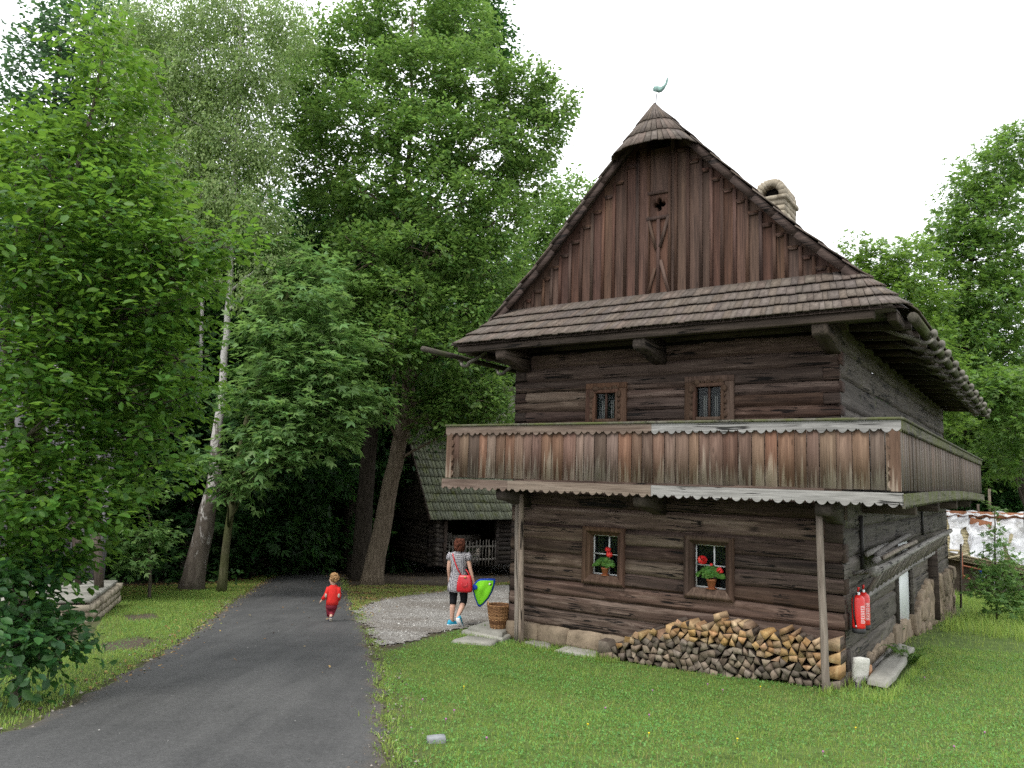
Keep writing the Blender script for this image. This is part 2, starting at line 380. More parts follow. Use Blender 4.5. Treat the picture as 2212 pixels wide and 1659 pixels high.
# ------------------------------------------------------------------ road
K = 26; pts = []
for i, (a, b) in enumerate(zip(RLs, RRs)):
    j1 = .10*wig(np.array(a[0]), np.array(a[1]), 1.3)+.06*wig(np.array(a[0]*3.7), np.array(a[1]*3.7)); j2 = .10*wig(np.array(b[0]), np.array(b[1]), 1.3)+.06*wig(np.array(b[0]*3.7), np.array(b[1]*3.7))
    dd = (b-a)/np.hypot(*(b-a)); a2 = a+dd*j1; b2 = b+dd*j2
    for k in range(K):
        s_ = k/(K-1); q = a2+(b2-a2)*s_; z = float(G(*q))+.014+.03*(1-(2*s_-1)**2)-(.03 if k in (0, K-1) else 0); pts.append((*q, z))
P2 = np.array(pts); n_ = 260; ii = np.arange(n_-1)[:, None]*K+np.arange(K-1)[None]; Fq = np.stack([ii, ii+1, ii+K+1, ii+K], -1).reshape(-1, 4)
t = NT('asphalt'); o = t.obj(); n1 = t.noise(o, .9, 5, .6, .3); n2 = t.noise(o, 70, 3, .7); n3 = t.voro(o, 60); nl = t.noise(t.mapn(o, (3.2, .35, 1), rot=(0, 0, .18)), 1., 4, .6)
col = t.ramp(n1, [(.3, (.050,.050,.050)), (.7, (.078,.077,.076))]); col = t.mix(t.ramp(nl, [(.42, 0.), (.75, .4)]), col, (.125,.123,.119))
col = t.mix(.55, col, t.ramp(t.noise(o, 24, 4, .75), [(.32, .55), (.68, 1.3)]), 'MULTIPLY'); col = t.mix(.6, col, t.ramp(n2, [(.3, .45), (.68, 1.25)]), 'MULTIPLY'); col = t.mix(t.ramp(t.voro(o, 14), [(.03, .5), (.07, 0.)]), col, (.2,.19,.18))
ed = t.attr('edge'); en = t.noise(o, 7, 5, .7)
col = t.mix(t.ramp(t.math('ADD', ed, t.math('MULTIPLY', t.math('SUBTRACT', en, .5), .9)), [(.6, 0.), (.95, .85)]), col, t.ramp(n2, [(.3, (.05,.04,.03)), (.7, (.15,.125,.10))]))
t.bsdf(col, .78, t.bump(t.math('ADD', n2, n3), .5, .008), .35)
ro = np_mesh('road', P2, Fq, t.done(), smooth=True); tag(ro, kind='structure')
s_ = np.tile(np.linspace(0, 1, K), n_); wdt = np.repeat(np.hypot(*(RRs-RLs).T), K); dist = np.minimum(s_, 1-s_)*wdt
a = ro.data.attributes.new('edge', 'FLOAT', 'POINT'); a.data.foreach_set('value', np.clip(1-dist/.55, 0, 1).astype(np.float32))

# ------------------------------------------------------------------ gravel yard
t = NT('gravel'); o = t.obj(); n1 = t.noise(o, 1.1, 5, .6); vcol = t.voro(o, 34, out='Color'); vd = t.voro(o, 34)
sp = t.n('ShaderNodeSeparateColor'); t.l(vcol, sp.inputs[0])
col = t.ramp(sp.outputs[0], [(0., (.28,.27,.25)), (.5, (.47,.455,.425)), (1., (.65,.63,.59))])
col = t.mix(t.ramp(n1, [(.4, 0.), (.62, .75)]), col, t.ramp(sp.outputs[1], [(0., (.09,.07,.052)), (1., (.24,.19,.14))]))
col = t.mix(t.ramp(vd, [(.25, 0.), (.5, .8)]), col, (.10,.09,.08))
t.bsdf(col, .9, t.bump(vd, -.8, .02), .2); GM = t.done()
lo, hi = GRAV.min(0), GRAV.max(0); st = .09
qx, qy = np.meshgrid(np.arange(lo[0]-.5, hi[0]+.5, st), np.arange(lo[1]-.5, hi[1]+.5, st))
ins = soft(qx, qy, GRAV, .3, .22) > .5
k = ins[:-1, :-1] & ins[1:, :-1] & ins[:-1, 1:] & ins[1:, 1:]; nx = qx.shape[1]
ii = (np.arange(qx.shape[0]-1)[:, None]*nx+np.arange(nx-1)[None])[k]
jx, jy = qx+rng.normal(0, .025, qx.shape), qy+rng.normal(0, .025, qx.shape)
on_road = inpoly(jx, jy, ROAD)
V = np.stack([jx, jy, G(jx, jy)+np.where(on_road, .03, .016)+rng.normal(0, .004, qx.shape)], -1).reshape(-1, 3)
gv = np_mesh('gravel_path', V, np.stack([ii, ii+1, ii+nx+1, ii+nx], -1), GM); tag(gv, kind='structure')

# ------------------------------------------------------------------ scatter: pebbles, litter, grass
def sample(P, n):
    lo, hi = P.min(0), P.max(0); out = np.zeros((0, 2))
    while len(out) < n:
        q = rng.uniform(lo, hi, (n*2, 2)); out = np.concatenate([out, q[inpoly(q[:, 0], q[:, 1], P)]])
    return out[:n]
def hloc(q):
    d = q-HA[:2]; return d@HU[:2], d@HV[:2]
def keep_out(q, m=.0):
    u, v = hloc(q); k = (u > -.02-m) & (u < 5.75+m) & (v > -.02-m) & (v < 14.2)
    k |= (u > .15) & (u < 3.5) & (v > -.38) & (v < .1)
    k |= (u > -.56) & (u < -.22) & (v > .1) & (v < 3.1)
    return k
def chips(name, q, size, mat, lift=.0, flat=.6, kind='stuff', zoff=None):
    n = len(q); base = np.array([(1,0,0),(0,1,0),(-1,0,0),(0,-1,0),(0,0,1),(0,0,-1)], float)
    F0 = np.array([(0,1,4),(1,2,4),(2,3,4),(3,0,4),(1,0,5),(2,1,5),(3,2,5),(0,3,5)])
    s = rng.lognormal(0, .45, n)*size; ang = rng.uniform(0, 6.28, n); V = base[None]*(1+rng.uniform(-.35, .35, (n, 6, 1)))
    V = V*np.stack([s, s*rng.uniform(.6, 1, n), s*flat*rng.uniform(.6, 1, n)], -1)[:, None]
    c, sn = np.cos(ang)[:, None], np.sin(ang)[:, None]; x = V[..., 0]*c-V[..., 1]*sn; y = V[..., 0]*sn+V[..., 1]*c
    z = G(q[:, 0], q[:, 1])+lift
    V = np.stack([x+q[:, :1], y+q[:, 1:2], V[..., 2]+z[:, None]], -1).reshape(-1, 3)
    F = (F0[None]+6*np.arange(n)[:, None, None]).reshape(-1, 3)
    return tag(np_mesh(name, V, F, mat, np.repeat(rng.random(n), 6)), kind=kind)
def rnd_mat(name, stops, rough=.85, trans=None):
    t = NT(name); col = t.ramp(t.rnd(), stops); t.bsdf(col, rough, None, .25); return t.done()
q = sample(GRAV, 9000); chips('gravel_stones', q[~keep_out(q)], .009, rnd_mat('pebble', [(0, (.18,.16,.14)), (.5, (.38,.36,.335)), (1, (.60,.58,.54))]), .02)
ed = np.concatenate([RRs[40:200], RLs[40:200]]); q = ed[rng.integers(0, len(ed), 5000)]+rng.normal(0, .16, (5000, 2))
chips('road_edge_grit', q, .011, rnd_mat('grit', [(0, (.05,.04,.03)), (.6, (.14,.11,.085)), (1, (.34,.31,.27))]), .02)
q = ROAD[rng.integers(0, len(ROAD), 900)]*.5+ROAD[rng.integers(0, len(ROAD), 900)]*.5; q = q[inpoly(q[:, 0], q[:, 1], ROAD)]
chips('road_grit', q, .006, rnd_mat('roadgrit', [(0, (.1,.095,.09)), (1, (.36,.35,.33))]), .048)

def leaf_litter(name, q, size, mat, lift=.02):
    n = len(q); a = rng.uniform(0, 6.28, n); s = size*rng.uniform(.5, 1.4, n); tl = rng.normal(0, .35, (n, 2))
    B = np.array([(-.5, 0), (0, .3), (.5, 0), (0, -.3)])
    x = B[None, :, 0]*s[:, None]; y = B[None, :, 1]*s[:, None]; c, sn = np.cos(a)[:, None], np.sin(a)[:, None]
    X_, Y_ = x*c-y*sn, x*sn+y*c; Z_ = X_*tl[:, :1]+Y_*tl[:, 1:]+(G(q[:, 0], q[:, 1])+lift)[:, None]+np.array([0, .1, 0, .1])[None]*s[:, None]
    V = np.stack([X_+q[:, :1], Y_+q[:, 1:2], Z_], -1).reshape(-1, 3)
    return tag(np_mesh(name, V, np.arange(4*n).reshape(n, 4), mat, np.repeat(rng.random(n), 4)), kind='stuff')
LM = rnd_mat('dead_leaf', [(0, (.09,.045,.018)), (.5, (.22,.12,.045)), (.8, (.34,.24,.09)), (1, (.16,.19,.05))])
q = np.concatenate([RLs[60:230], RLs[120:230], RRs[90:220]]); q = q[rng.integers(0, len(q), 4200)]+rng.normal(0, .28, (4200, 2))
q2 = RLs[60:210]+(RRs[60:210]-RLs[60:210])*rng.random((150, 1)); leaf_litter('road_leaves', q2, .045, LM, .06)
leaf_litter('fallen_leaves', np.concatenate([q, sample(PATCH, 2600), sample(DIRT, 1500), sample(wpoly([(265,1290),(560,1262),(590,1245),(470,1256),(262,1264)]), 2600)]), .05, LM)

def blades(name, q, h, wdt, mat, lean=.5, rnd0=None, hj=.5):
    n = len(q); a = rng.uniform(0, 6.28, n); H = h*rng.uniform(1-hj, 1+hj, n); ln = np.abs(rng.normal(0, lean, n))
    W = wdt*rng.uniform(.6, 1.4, n); d = np.stack([np.cos(a), np.sin(a)], 1); p = np.stack([-d[:, 1], d[:, 0]], 1)
    z0 = G(q[:, 0], q[:, 1])-.005
    def row(f, zf, wf):
        c = q+d*(H*ln*f)[:, None]; zz = z0+H*zf*(1-.35*np.clip(ln, 0, 1.2)*f)
        return np.stack([np.c_[c-p*(W*wf)[:, None], zz], np.c_[c+p*(W*wf)[:, None], zz]], 1)
    V = np.concatenate([row(0, 0, .5), row(.35, .6, .42), row(1., 1., .06)], 1).reshape(-1, 3)
    F = (np.array([(0,1,3,2),(2,3,5,4)])[None]+6*np.arange(n)[:, None, None]).reshape(-1, 4)
    r = np.clip(rng.random(n)*.7+.15+.28*wig(q[:, 0], q[:, 1], .45)+.15*wig(q[:, 1], q[:, 0], 1.7), 0, 1) if rnd0 is None else rnd0
    return tag(np_mesh(name, V, F, mat, np.repeat(r, 6)), kind='stuff')
def clover(name, q, h, size, mat, rnd0=None):
    n = len(q); a = rng.uniform(0, 6.28, n); s = size*rng.uniform(.6, 1.4, n); B = np.array([(-.5, 0), (0, .42), (.5, 0), (0, -.42)])
    tl = rng.normal(0, .45, (n, 2)); x = B[None, :, 0]*s[:, None]; y = B[None, :, 1]*s[:, None]; c, sn = np.cos(a)[:, None], np.sin(a)[:, None]
    X_, Y_ = x*c-y*sn, x*sn+y*c; Z_ = X_*tl[:, :1]+Y_*tl[:, 1:]+(G(q[:, 0], q[:, 1])+h*rng.uniform(.3, 1., n))[:, None]
    V = np.stack([X_+q[:, :1], Y_+q[:, 1:2], Z_], -1).reshape(-1, 3); r = rng.random(n) if rnd0 is None else rnd0
    return tag(np_mesh(name, V, np.arange(4*n).reshape(n, 4), mat, np.repeat(r, 4)), kind='stuff')
GRM = leafmat('grass_blade', (.15,.275,.05), (.29,.36,.09), .45, (.40,.55,.12), (.7, 1.35), .25)
CLM = leafmat('clover_leaf', (.085,.22,.050), (.15,.29,.070), .4, (.25,.5,.05), (.7, 1.3), .3)
DRY = leafmat('dry_grass', (.20,.20,.07), (.28,.24,.10), .3, (.4,.35,.1), (.7, 1.3), .2)
def nearw(q, d0=7., p=1.5): return rng.random(len(q)) < np.clip((d0/np.hypot(q[:, 0], q[:, 1]))**p, .12, 1)
NEAR = np.concatenate([LAWN[:8], np.array([hw(5.6,0,0)[:2], hw(-.3,0,0)[:2], hw(-.4,5,0)[:2], hw(-3,6,0)[:2], (9, 6), (6.5, 4), (.4, 4)])])
def clean(q): return q[~keep_out(q) & ~inpoly(q[:, 0], q[:, 1], ROAD)]
def patchy(q, s, lo): return q[rng.random(len(q)) < lo+(1-lo)*np.clip(wig(q[:, 0], q[:, 1], s)+.5, 0, 1)]
q = patchy(clean(sample(NEAR, GRASS_N)), .9, .6); blades('lawn_grass', q, .042, .006, GRM)
q = patchy(clean(sample(NEAR, GRASS_N)), .5, .25); clover('lawn_clover', q, .038, .021, CLM)
q = patchy(clean(sample(NEAR, GRASS_N//6)), .7, .1); blades('lawn_dry_grass', q, .05, .005, DRY, .8)
q = clean(sample(LAWN, GRASS_N//2)); u_, v_ = hloc(q); q = q[(v_ > 1.) & (u_ < .2)]; blades('side_lawn_grass', q, .075, .009, GRM, .6)
TALL = np.array([hw(-.3,8,0)[:2], hw(-.4,15,0)[:2], (16, 29), (30, 29), (24, 16), hw(-5,7,0)[:2], hw(-2,7.5,0)[:2]])
q = clean(sample(TALL, 26000)); blades('tall_grass', q, .30, .014, GRM, .75)
q = clean(sample(VERGE, GRASS_N)); q = q[~(inpoly(q[:, 0], q[:, 1], BARE[0]) | inpoly(q[:, 0], q[:, 1], BARE[1]))]; blades('verge_grass', q, .05, .009, GRM)
q = patchy(clean(sample(VERGE, GRASS_N//3)), .6, .2); clover('verge_clover', q, .04, .022, CLM)
q = patchy(clean(sample(VERGE, GRASS_N//5)), .5, .1); q = q[:len(q)//2]; blades('verge_dry_grass', q, .05, .008, DRY, .9)
q = patchy(sample(PATCH, 16000), .6, .1); blades('yard_grass', q, .05, .012, DRY, .6); q = patchy(sample(PATCH, 14000), .6, .0); blades('yard_green_grass', q, .055, .013, GRM, .6)
q = np.concatenate([RLs[40:215], RRs[40:150], RRs[40:150]]); q = q[rng.integers(0, len(q), 9000)]+rng.normal(0, .09, (9000, 2)); blades('road_edge_grass', patchy(q, 1.1, .0), .06, .010, GRM, .9)
# grass creeping over slabs, wall foot and post feet
q = np.array([hw(random.uniform(3.3, 6.4), random.uniform(-.75, -.02), 0)[:2] for _ in range(2600)]); blades('wall_foot_grass', patchy(q, 1.3, 0.), .09, .009, GRM, .5)
q = np.array([hw(random.uniform(-.7, .15), random.uniform(-1.0, 3.6), 0)[:2] for _ in range(5000)]); q = q[~keep_out(q)]; blades('bench_foot_grass', patchy(q, 1.1, .1), .12, .009, GRM, .5)
# ================================================================== the log house (local x = -u, y = v, z = w)
ZG = -2.75
LOGX = wood('log_timber_x', (.020,.013,.010), (.074,.050,.038), (.235,.192,.16), 'x', 1., .5, val=(.7, 1.25), tones=[(0, (1.55,1.55,1.55)), (.25, (.78,.67,.61)), (.45, (1.25,1.15,1.08)), (.65, (.64,.53,.47)), (.85, (1.0,.86,.76)), (1, (1.4,1.35,1.3))])
LOGY = wood('log_timber_y', (.034,.029,.024), (.085,.072,.060), (.17,.15,.13), 'y', .8, .5, val=(.65, 1.25), moss=.06)
ENDW = wood('log_end', (.022,.014,.010), (.06,.038,.028), (.11,.075,.055), 'x', 1.4, .3, val=(.6, 1.3))
BEAM = wood('beam_timber', (.028,.021,.017), (.07,.054,.043), (.13,.10,.083), 'x', 1., .4)
BEAMY = wood('beam_timber_y', (.028,.021,.017), (.07,.054,.043), (.13,.10,.083), 'y', 1., .4)
GABW = wood('gable_boards', (.030,.017,.012), (.078,.042,.029), (.145,.080,.053), 'z', 1., .35, cracks=False, val=(.75, 1.2))
SHGL = wood('shingle_wood', (.075,.058,.046), (.13,.102,.082), (.19,.155,.128), 'y', .7, .4, cracks=False, val=(.8, 1.15))
RAILW = wood('railing_wood', (.085,.052,.036), (.145,.094,.068), (.235,.168,.125), 'z', 1.1, .45, cracks=False, val=(.62, 1.25), tones=[(0, (1,1,1)), (.3, (1.05,.88,.78)), (.6, (.78,.74,.72)), (.8, (1.2,1.18,1.12)), (1, (.9,.8,.72))], lowpale=(.0, .80, (.42,.355,.28)))
RAILSIDE = wood('railing_wood_side', (.06,.042,.032), (.125,.092,.07), (.23,.18,.14), 'z', 1., .5, cracks=False, val=(.7, 1.2))
BROWNB = wood('apron_brown', (.10,.068,.050), (.18,.135,.105), (.28,.225,.18), 'x', 1., .5, cracks=False, val=(.85, 1.15))
GREYB = wood('apron_grey', (.13,.125,.115), (.245,.235,.22), (.40,.385,.365), 'x', 1.2, .6, cracks=True, val=(.9, 1.12))
MOSSB = wood('apron_mossy', (.05,.045,.035), (.10,.09,.07), (.18,.17,.13), 'y', 1., .5, moss=.75)
POSTW = wood('post_wood', (.10,.075,.055), (.20,.16,.125), (.33,.28,.225), 'z', 1., .5)
FRAMEW = wood('window_frame_wood', (.045,.024,.015), (.10,.056,.036), (.16,.098,.066), 'z', 1., .3, cracks=False)
GREYW = wood('grey_wood_y', (.10,.092,.083), (.21,.195,.178), (.36,.34,.315), 'y', 1., .5)
STONE = stone('sandstone', (.20,.165,.115), (.42,.37,.29), 4.)
RUBBLE = stone('rubble_plaster', (.13,.10,.07), (.36,.28,.20), 3.)
SLAB = stone('grey_slab', (.20,.195,.17), (.36,.345,.30), 2.5)
WHITE = plain('white_paint', (.72,.74,.76), .6, .3, .06, 4, bump=.2)
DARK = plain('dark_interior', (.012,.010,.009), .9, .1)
IRON = plain('dark_iron', (.03,.028,.027), .6, .4)

HOUSE = empty('log_house', (HA[0], HA[1], ZG), YAW-math.pi/2, label='tall dark two-storey log house with a shingled gable roof and wooden gallery', cat='house')
OFF = (0, 0, -ZG)
def hb(mb, name, mats, smooth=False, parent=None):
    if parent is None: return mb.build(name, mats, HOUSE, OFF, smooth)
    return mb.build(name, mats, parent, (0, 0, 0), smooth)
h = lambda u, v, w: (-u, v, w)
def rectsub(rects, hole):
    out = []
    a0, a1, b0, b1 = hole
    for u0, u1, w0, w1 in rects:
        if u1 <= a0 or u0 >= a1 or w1 <= b0 or w0 >= b1: out.append((u0, u1, w0, w1)); continue
        if w0 < b0: out.append((u0, u1, w0, b0))
        if w1 > b1: out.append((u0, u1, b1, w1))
        q0, q1 = max(w0, b0), min(w1, b1)
        if u0 < a0: out.append((u0, a0, q0, q1))
        if u1 > a1: out.append((a1, u1, q0, q1))
    return out
def nz3(x, y, z): return noise.noise(Vector((x, y, z)))
def log_wall(mb, levels, s0, s1, holes, place, seed, ends=None, step=.09):
    """levels: seam heights; place(s, depth, w); depth > 0 points into the wall"""
    for i in range(len(levels)-1):
        a, b = levels[i], levels[i+1]; rects = [(s0, s1, a, b)]
        if ends: rects = [(s0+(ends if i % 2 else 0), s1-(ends if i % 2 == 0 else 0), a, b)] if ends else rects
        for hole in holes: rects = rectsub(rects, hole)
        for (u0, u1, w0, w1) in rects:
            nu = max(2, int((u1-u0)/step)+1); nw = max(4, int((w1-w0)/.032)+1); us = np.linspace(u0, u1, nu); ws = np.linspace(w0, w1, nw)
            Pg = np.zeros((nw, nu, 3))
            for j, w_ in enumerate(ws):
                t = (w_-a)/(b-a)
                for k, u_ in enumerate(us):
                    lo = nz3(u_*.45, i*5.1+seed, 0)*.035; hi = nz3(u_*.45, (i+1)*5.1+seed, 0)*.035
                    ww = w_+(lo*(1-t)+hi*t if w_ not in (u0, u1) else 0)
                    e = min(t, 1-t)*(b-a); prof = .050*max(0, 1-e/.05)**1.6
                    d = prof+.016*nz3(u_*1.3, w_*5+i*3, seed)+.010*nz3(u_*4, w_*17, seed+4)+.018*nz3(i*7.7, seed, .5)
                    d += .012*math.copysign(1, nz3(u_*.8, w_*9+i, seed+9))*(abs(nz3(u_*.8, w_*9+i, seed+9)) < .05)
                    Pg[j, k] = place(u_, d, ww)
            mb.grid(Pg, (i*.371+seed*.17+u0*.05) % 1)
LW = 5.724; LS = 13.76
lowlev = [-2.55, -2.24, -1.99, -1.74, -1.50, -1.27, -1.06, -.78, -.46, -.17, .02]
uplev = [.02, .32, .60, .84, 1.05, 1.22, 1.40, 1.58, 1.80, 2.02, 2.34]
WL = [(3.42, 4.21, -1.73, -.77), (1.575, 2.375, -1.765, -.80)]
WU = [(3.42, 4.21, .99, 1.70), (1.565, 2.38, .99, 1.735)]
holes = [(a+.06, b-.06, c+.06, d-.06) for a, b, c, d in WL+WU]
front = lambda s, d, w: h(s, d, w)
mb = MB(); log_wall(mb, lowlev, 0, LW, holes, front, 1., .25)
lowmb = mb
upmb = MB(); log_wall(upmb, uplev, 0, LW, holes, front, 2.6, .24)
side = lambda s, d, w: h(-.0+d, s, w)
mb = MB(); slev = [-2.75, -2.30, -1.86, -1.45, -1.02, -.58, -.15, .3, .75, 1.2, 1.65, 2.05, 2.45]
log_wall(mb, slev, .0, LS, [(4.55, 6.3, -2.66, -.92)], side, 5.2, None, .15); hb(mb, 'log_wall', LOGY, True)
mb = MB(); log_wall(mb, slev, 0, LS, [], lambda s, d, w: h(LW-d, s, w), 7.9, None, .5); hb(mb, 'log_wall', LOGY, True)
mb = MB(); log_wall(mb, slev, 0, LW, [], lambda s, d, w: h(s, LS-d, w), 9.3, None, .5); hb(mb, 'log_wall', LOGX, True)
# end grain of the cross logs at both front corners
for lev, base, mb in ((lowlev, 0, lowmb), (uplev, 1, upmb)):
    for i in range(len(lev)-1):
        a, b = lev[i], lev[i+1]
        u0 = 0 if i % 2 else LW-(.25 if base == 0 else .24); wd_ = .25 if base == 0 else .24
        mb.box(h(u0+wd_/2, .05+random.uniform(-.012, .012), (a+b)/2), (wd_-.008, .13, b-a-.018), Matrix.Rotation(random.uniform(-.02, .02), 4, 'Y'), mi=1, bev=.012)
    for i in range(0, len(lev)-1):      # log heads seen on the long side, a shallow corner strip
        a, b = lev[i], lev[i+1]
        if i % 2 == 0: mb.box(h(.0, .11, (a+b)/2), (.05, .22, b-a-.02), None, mi=1, bev=.012)
hb(lowmb, 'log_wall', [LOGX, ENDW], True); hb(upmb, 'log_wall', [LOGX, ENDW], True)
# inner lining keeps the rooms dark behind the panes
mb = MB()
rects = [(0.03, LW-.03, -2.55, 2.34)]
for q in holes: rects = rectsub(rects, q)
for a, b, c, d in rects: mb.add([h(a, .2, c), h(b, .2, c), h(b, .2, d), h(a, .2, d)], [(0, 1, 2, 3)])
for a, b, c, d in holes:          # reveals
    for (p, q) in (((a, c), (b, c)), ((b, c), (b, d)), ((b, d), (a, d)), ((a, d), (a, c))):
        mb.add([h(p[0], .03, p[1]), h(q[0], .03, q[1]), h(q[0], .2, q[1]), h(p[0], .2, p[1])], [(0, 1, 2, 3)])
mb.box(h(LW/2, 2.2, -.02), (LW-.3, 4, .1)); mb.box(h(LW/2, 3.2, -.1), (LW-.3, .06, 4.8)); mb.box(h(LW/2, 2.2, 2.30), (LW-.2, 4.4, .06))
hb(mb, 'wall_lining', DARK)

# ---- foundation stones
mb = MB()
def rock(mb, c, d, rz=0., rnd=None, rough=.22, n=3):
    rnd = random.random() if rnd is None else rnd
    bm = bmesh_cube(n); V = np.array(bm[0]); V = V*np.array(d)/2
    V = np.array([v*(1+rough*noise.noise(Vector(v*2.4+np.asarray(c)*5.7))) for v in V])
    c_, s_ = math.cos(rz), math.sin(rz); V = V@np.array([(c_, s_, 0), (-s_, c_, 0), (0, 0, 1)])
    mb.add(V+np.asarray(c), bm[1], rnd)
_cc = {}
def bmesh_cube(n):
    if n in _cc: return _cc[n]
    V = []; F = []; idx = {}
    def vid(p):
        k = tuple(np.round(p, 4))
        if k not in idx:
            idx[k] = len(V); q = np.array(p); m = np.abs(q).max(); q = q*(1-.0); r = np.linalg.norm(q); V.append(q*(.72+.28*(1.25/max(r, 1e-6))) if r > 0 else q)
        return idx[k]
    for ax in range(3):
        for sg in (-1, 1):
            for i in range(n):
                for j in range(n):
                    c = []
                    for di, dj in ((0, 0), (1, 0), (1, 1), (0, 1)):
                        p = [0, 0, 0]; p[ax] = sg; p[(ax+1) % 3] = -1+2*(i+di)/n; p[(ax+2) % 3] = -1+2*(j+dj)/n; c.append(vid(p))
                    F.append(c if sg > 0 else c[::-1])
    _cc[n] = (V, F); return _cc[n]
u = .06
while u < 5.7:
    L = random.uniform(.4, .9); rock(mb, h(u+L/2, .10, -2.70), (L*1.02, .36, .34), 0, None, .12); u += L
v = .2
while v < LS:      # rubble plinth of the long side, growing taller towards the back
    L = random.uniform(.22, .5); top = -2.66 if v < 6 else -2.66+.5*min(1, (v-6)/2)*random.uniform(.75, 1.1)
    bot = float(G(*hw(-.1, v+L/2, 0)[:2]))-.15; k = max(1, int((top-bot)/.2))
    for j in range(k):
        hh = (top-bot)/k; rock(mb, h(.09+random.uniform(-.02, .02) if v < 6 else .03+random.uniform(-.03, .03), v+L/2+random.uniform(-.1, .1), bot+hh*(j+.5)+random.uniform(-.04, .04)), (.25, L*1.5, hh*1.6), 0, None, .42, 5)
    v += L
hb(mb, 'stone_foundation', RUBBLE, True)

# ---- windows
def glass(name, tint=(.02,.03,.03)):
    t = NT(name); d = t.bsdf(tint, .04, None, .6); tr = t.n('ShaderNodeBsdfTransparent'); tr.inputs[0].default_value = (.8, .82, .8, 1)
    m = t.n('ShaderNodeMixShader'); lw = t.n('ShaderNodeLayerWeight'); lw.inputs[0].default_value = .35
    t.l(t.math('ADD', t.math('MULTIPLY', lw.outputs['Facing'], .5), .25), m.inputs[0]); t.l(tr.outputs[0], m.inputs[1]); t.l(d.outputs[0], m.inputs[2]); t.l(m.outputs[0], t.out.inputs[0]); return t.done()
GLASS = glass('window_glass')
WSASH = plain('white_sash', (.62,.63,.62), .5, .3, .08)
for a, b, c, d in WL:
    fr = MB(); o_, i_ = .0, .135
    O = [(a, c), (b, c), (b, d), (a, d)]; I = [(a+i_, c+i_+.02), (b-i_, c+i_+.02), (b-i_, d-i_), (a+i_, d-i_)]
    M_ = [(a+.075, c+.08), (b-.075, c+.08), (b-.075, d-.075), (a+.075, d-.075)]
    for k in range(4):
        k2 = (k+1) % 4
        rings = [[h(*p_, .0) for p_ in ()]]
        seq = [(O[k], O[k2], .03), (O[k], O[k2], -.055), (M_[k], M_[k2], -.055), (M_[k], M_[k2], -.04), (I[k], I[k2], -.012), (I[k], I[k2], .16)]
        V = []
        for p, q, v_ in seq: V += [h(p[0], v_, p[1]), h(q[0], v_, q[1])]
        fr.add(V, [(2*j, 2*j+1, 2*j+3, 2*j+2) for j in range(5)], random.random())
        for (p, q) in ((O[k], M_[k]),):
            cx_, cy_ = (p[0]+q[0])/2, (p[1]+q[1])/2; fr.lathe([(0, 0), (.014, 0), (.011, .01), (0, .012)], h(cx_, -.056, cy_), 8, .2, 0, Matrix.Rotation(math.pi/2, 4, 'X'))
    f = hb(fr, 'window', FRAMEW)
    sb = MB(); x0, x1, z0, z1 = a+i_, b-i_, c+i_+.02, d-i_; mz = z0+(z1-z0)*.52; mx_ = x0+(x1-x0)*.42
    for p, q, t_ in (((x0+.012, z0), (x0+.012, z1), .024), ((x1-.012, z0), (x1-.012, z1), .02), ((x0, z0+.012), (x1, z0+.012), .024), ((x0, z1-.01), (x1, z1-.01), .02), ((x0, mz), (x1, mz), .018), ((mx_, z0), (mx_, z1), .022)):
        sb.bar(h(p[0], .125, p[1]), h(q[0], .125, q[1]), t_, .03, (0, 1, 0), .5)
    hb(sb, 'sash', WSASH, parent=f)
    pb = MB(); pb.add([h(x0, .135, z0), h(x1, .135, z0), h(x1, .135, z1), h(x0, .135, z1)], [(0, 1, 2, 3)]); hb(pb, 'pane', GLASS, parent=f)
CURT = plain('curtain_cloth', (.55,.55,.52), .9, .1)
